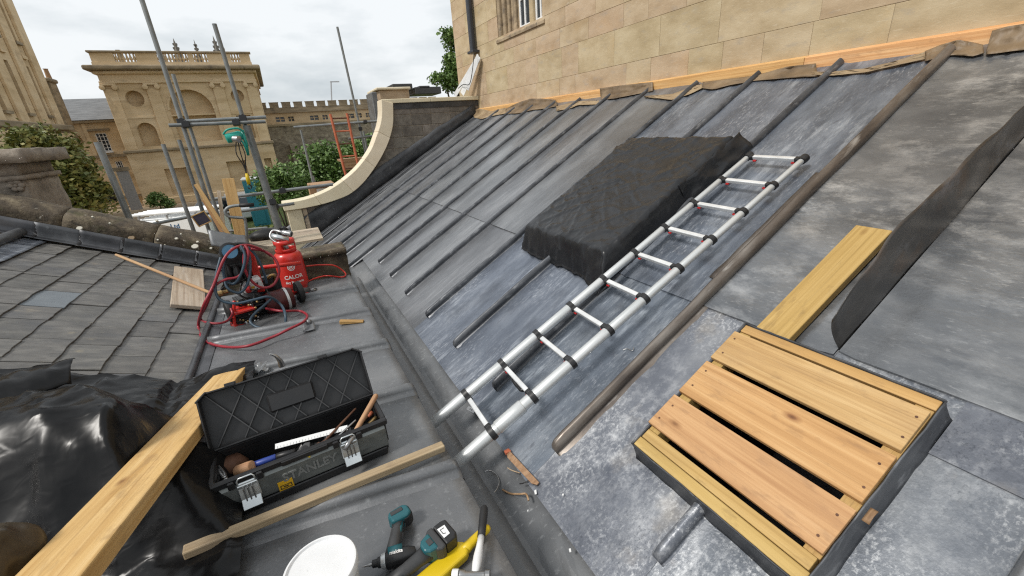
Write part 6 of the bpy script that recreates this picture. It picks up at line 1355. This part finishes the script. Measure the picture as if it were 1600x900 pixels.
vp = at(262, 334, 'z', -1.85); VM = Matrix.Translation((vp.x, vp.y, GZ)) @ RZ(158)
VAN = vehicle('white_van', 'white van with pipes and ladder tubes on its roof, behind the mossy parapet', 'van', VM, [(-2.5, .35), (2.5, .35), (2.55, .95), (1.9, 1.2), (1.35, 1.95), (-2.4, 2.05), (-2.5, 1.9)], 1.95, MT['carwhite'], (-1.6, 1.6), (([(.4, 1.25), (1.6, 1.2), (1.2, 1.8), (.4, 1.85)], 's'), ((1.66, 0, 1.6), (54, .9))))
for y in (-.72, -.36, 0, .36, .72): obj('roof_rib', MB().b2(-2.3, 1.2, y-.05, y+.05, 2.0, 2.05, VM), MT['carwhite'], VAN, bevel=.02)
for x in (-1.9, -.5, .9): obj('rack_bar', MB().tube([(x, -.9, 2.2), (x, .9, 2.2)], .025, 8, VM).b2(x-.03, x+.03, -.9, -.84, 2.02, 2.2, VM).b2(x-.03, x+.03, .84, .9, 2.02, 2.2, VM), MT['steel'], VAN)
for y in (-.55, -.25, .1, .42, .68): obj('rack_pipe', MB().tube([(-2.6, y, 2.29), (1.3, y+.04, 2.29)], .07, 12, VM), MT['white'], VAN, smooth='auto')
vd = (CAM-vp); vd.z = 0; s_ = 1 if (VM.inverted() @ CAM).y > 0 else -1
obj('lettering', text_mb('n & Son Ltd', .34, VM @ T(-.2, s_*.985, 1.5) @ (FRM if s_ < 0 else RZ(180) @ FRM), .004, None, .006), MT['bluetext'], VAN)
cp_ = at(332, 304, 'z', GZ); cp_ = V((cp_.x, min(cp_.y, 42), GZ)); q = at56(334, 300, 40)
VM2 = Matrix.Translation((q.x, 40, GZ)) @ RZ(65)
car = [(-2.1, .3), (2.1, .3), (2.15, .75), (1.1, .95), (.5, 1.45), (-1.0, 1.5), (-1.9, 1.05), (-2.15, .9)]
vehicle('black_car', 'black car parked on the gravel beside the scaffold poles', 'car', VM2, car, 1.8, MT['carblack'], (-1.35, 1.35), (([(-1.0, 1.0), (.7, .98), (.4, 1.38), (-.85, 1.4)], 's'), ((.8, 0, 1.2), (40, .7))))
q = at56(371, 292, 38); VM3 = Matrix.Translation((q.x, 38, GZ)) @ RZ(-80)
vehicle('small_white_van', 'small white van seen end on beyond the upright plank', 'van', VM3, [(-2.3, .35), (2.2, .35), (2.3, .9), (1.6, 1.1), (1.0, 1.75), (-2.2, 1.85), (-2.3, 1.7)], 1.8, MT['carwhite'], (-1.5, 1.5), (((1.35, 0, 1.42), (47, .75)), ([(.1, 1.1), (1.2, 1.1), (.85, 1.6), (.1, 1.65)], 's')))
q = at56(397, 300, 34); tt = thing('portable_toilet', 'teal portable toilet cabin with a white roof', 'portable toilet', (q.x, 34, GZ))
zt = at56(394, 281, 34).z
obj('cabin', MB().b2(q.x-.5, q.x+.5, 33.5, 34.5, GZ, zt), MT['teal'], tt, bevel=.04); obj('roof', MB().b2(q.x-.55, q.x+.55, 33.45, 34.55, zt, zt+.2), MT['white'], tt, bevel=.08); obj('door', MB().b2(q.x-.32, q.x+.32, 33.46, 33.498, GZ+.15, zt-.15), MT['teal'], tt, bevel=.01)
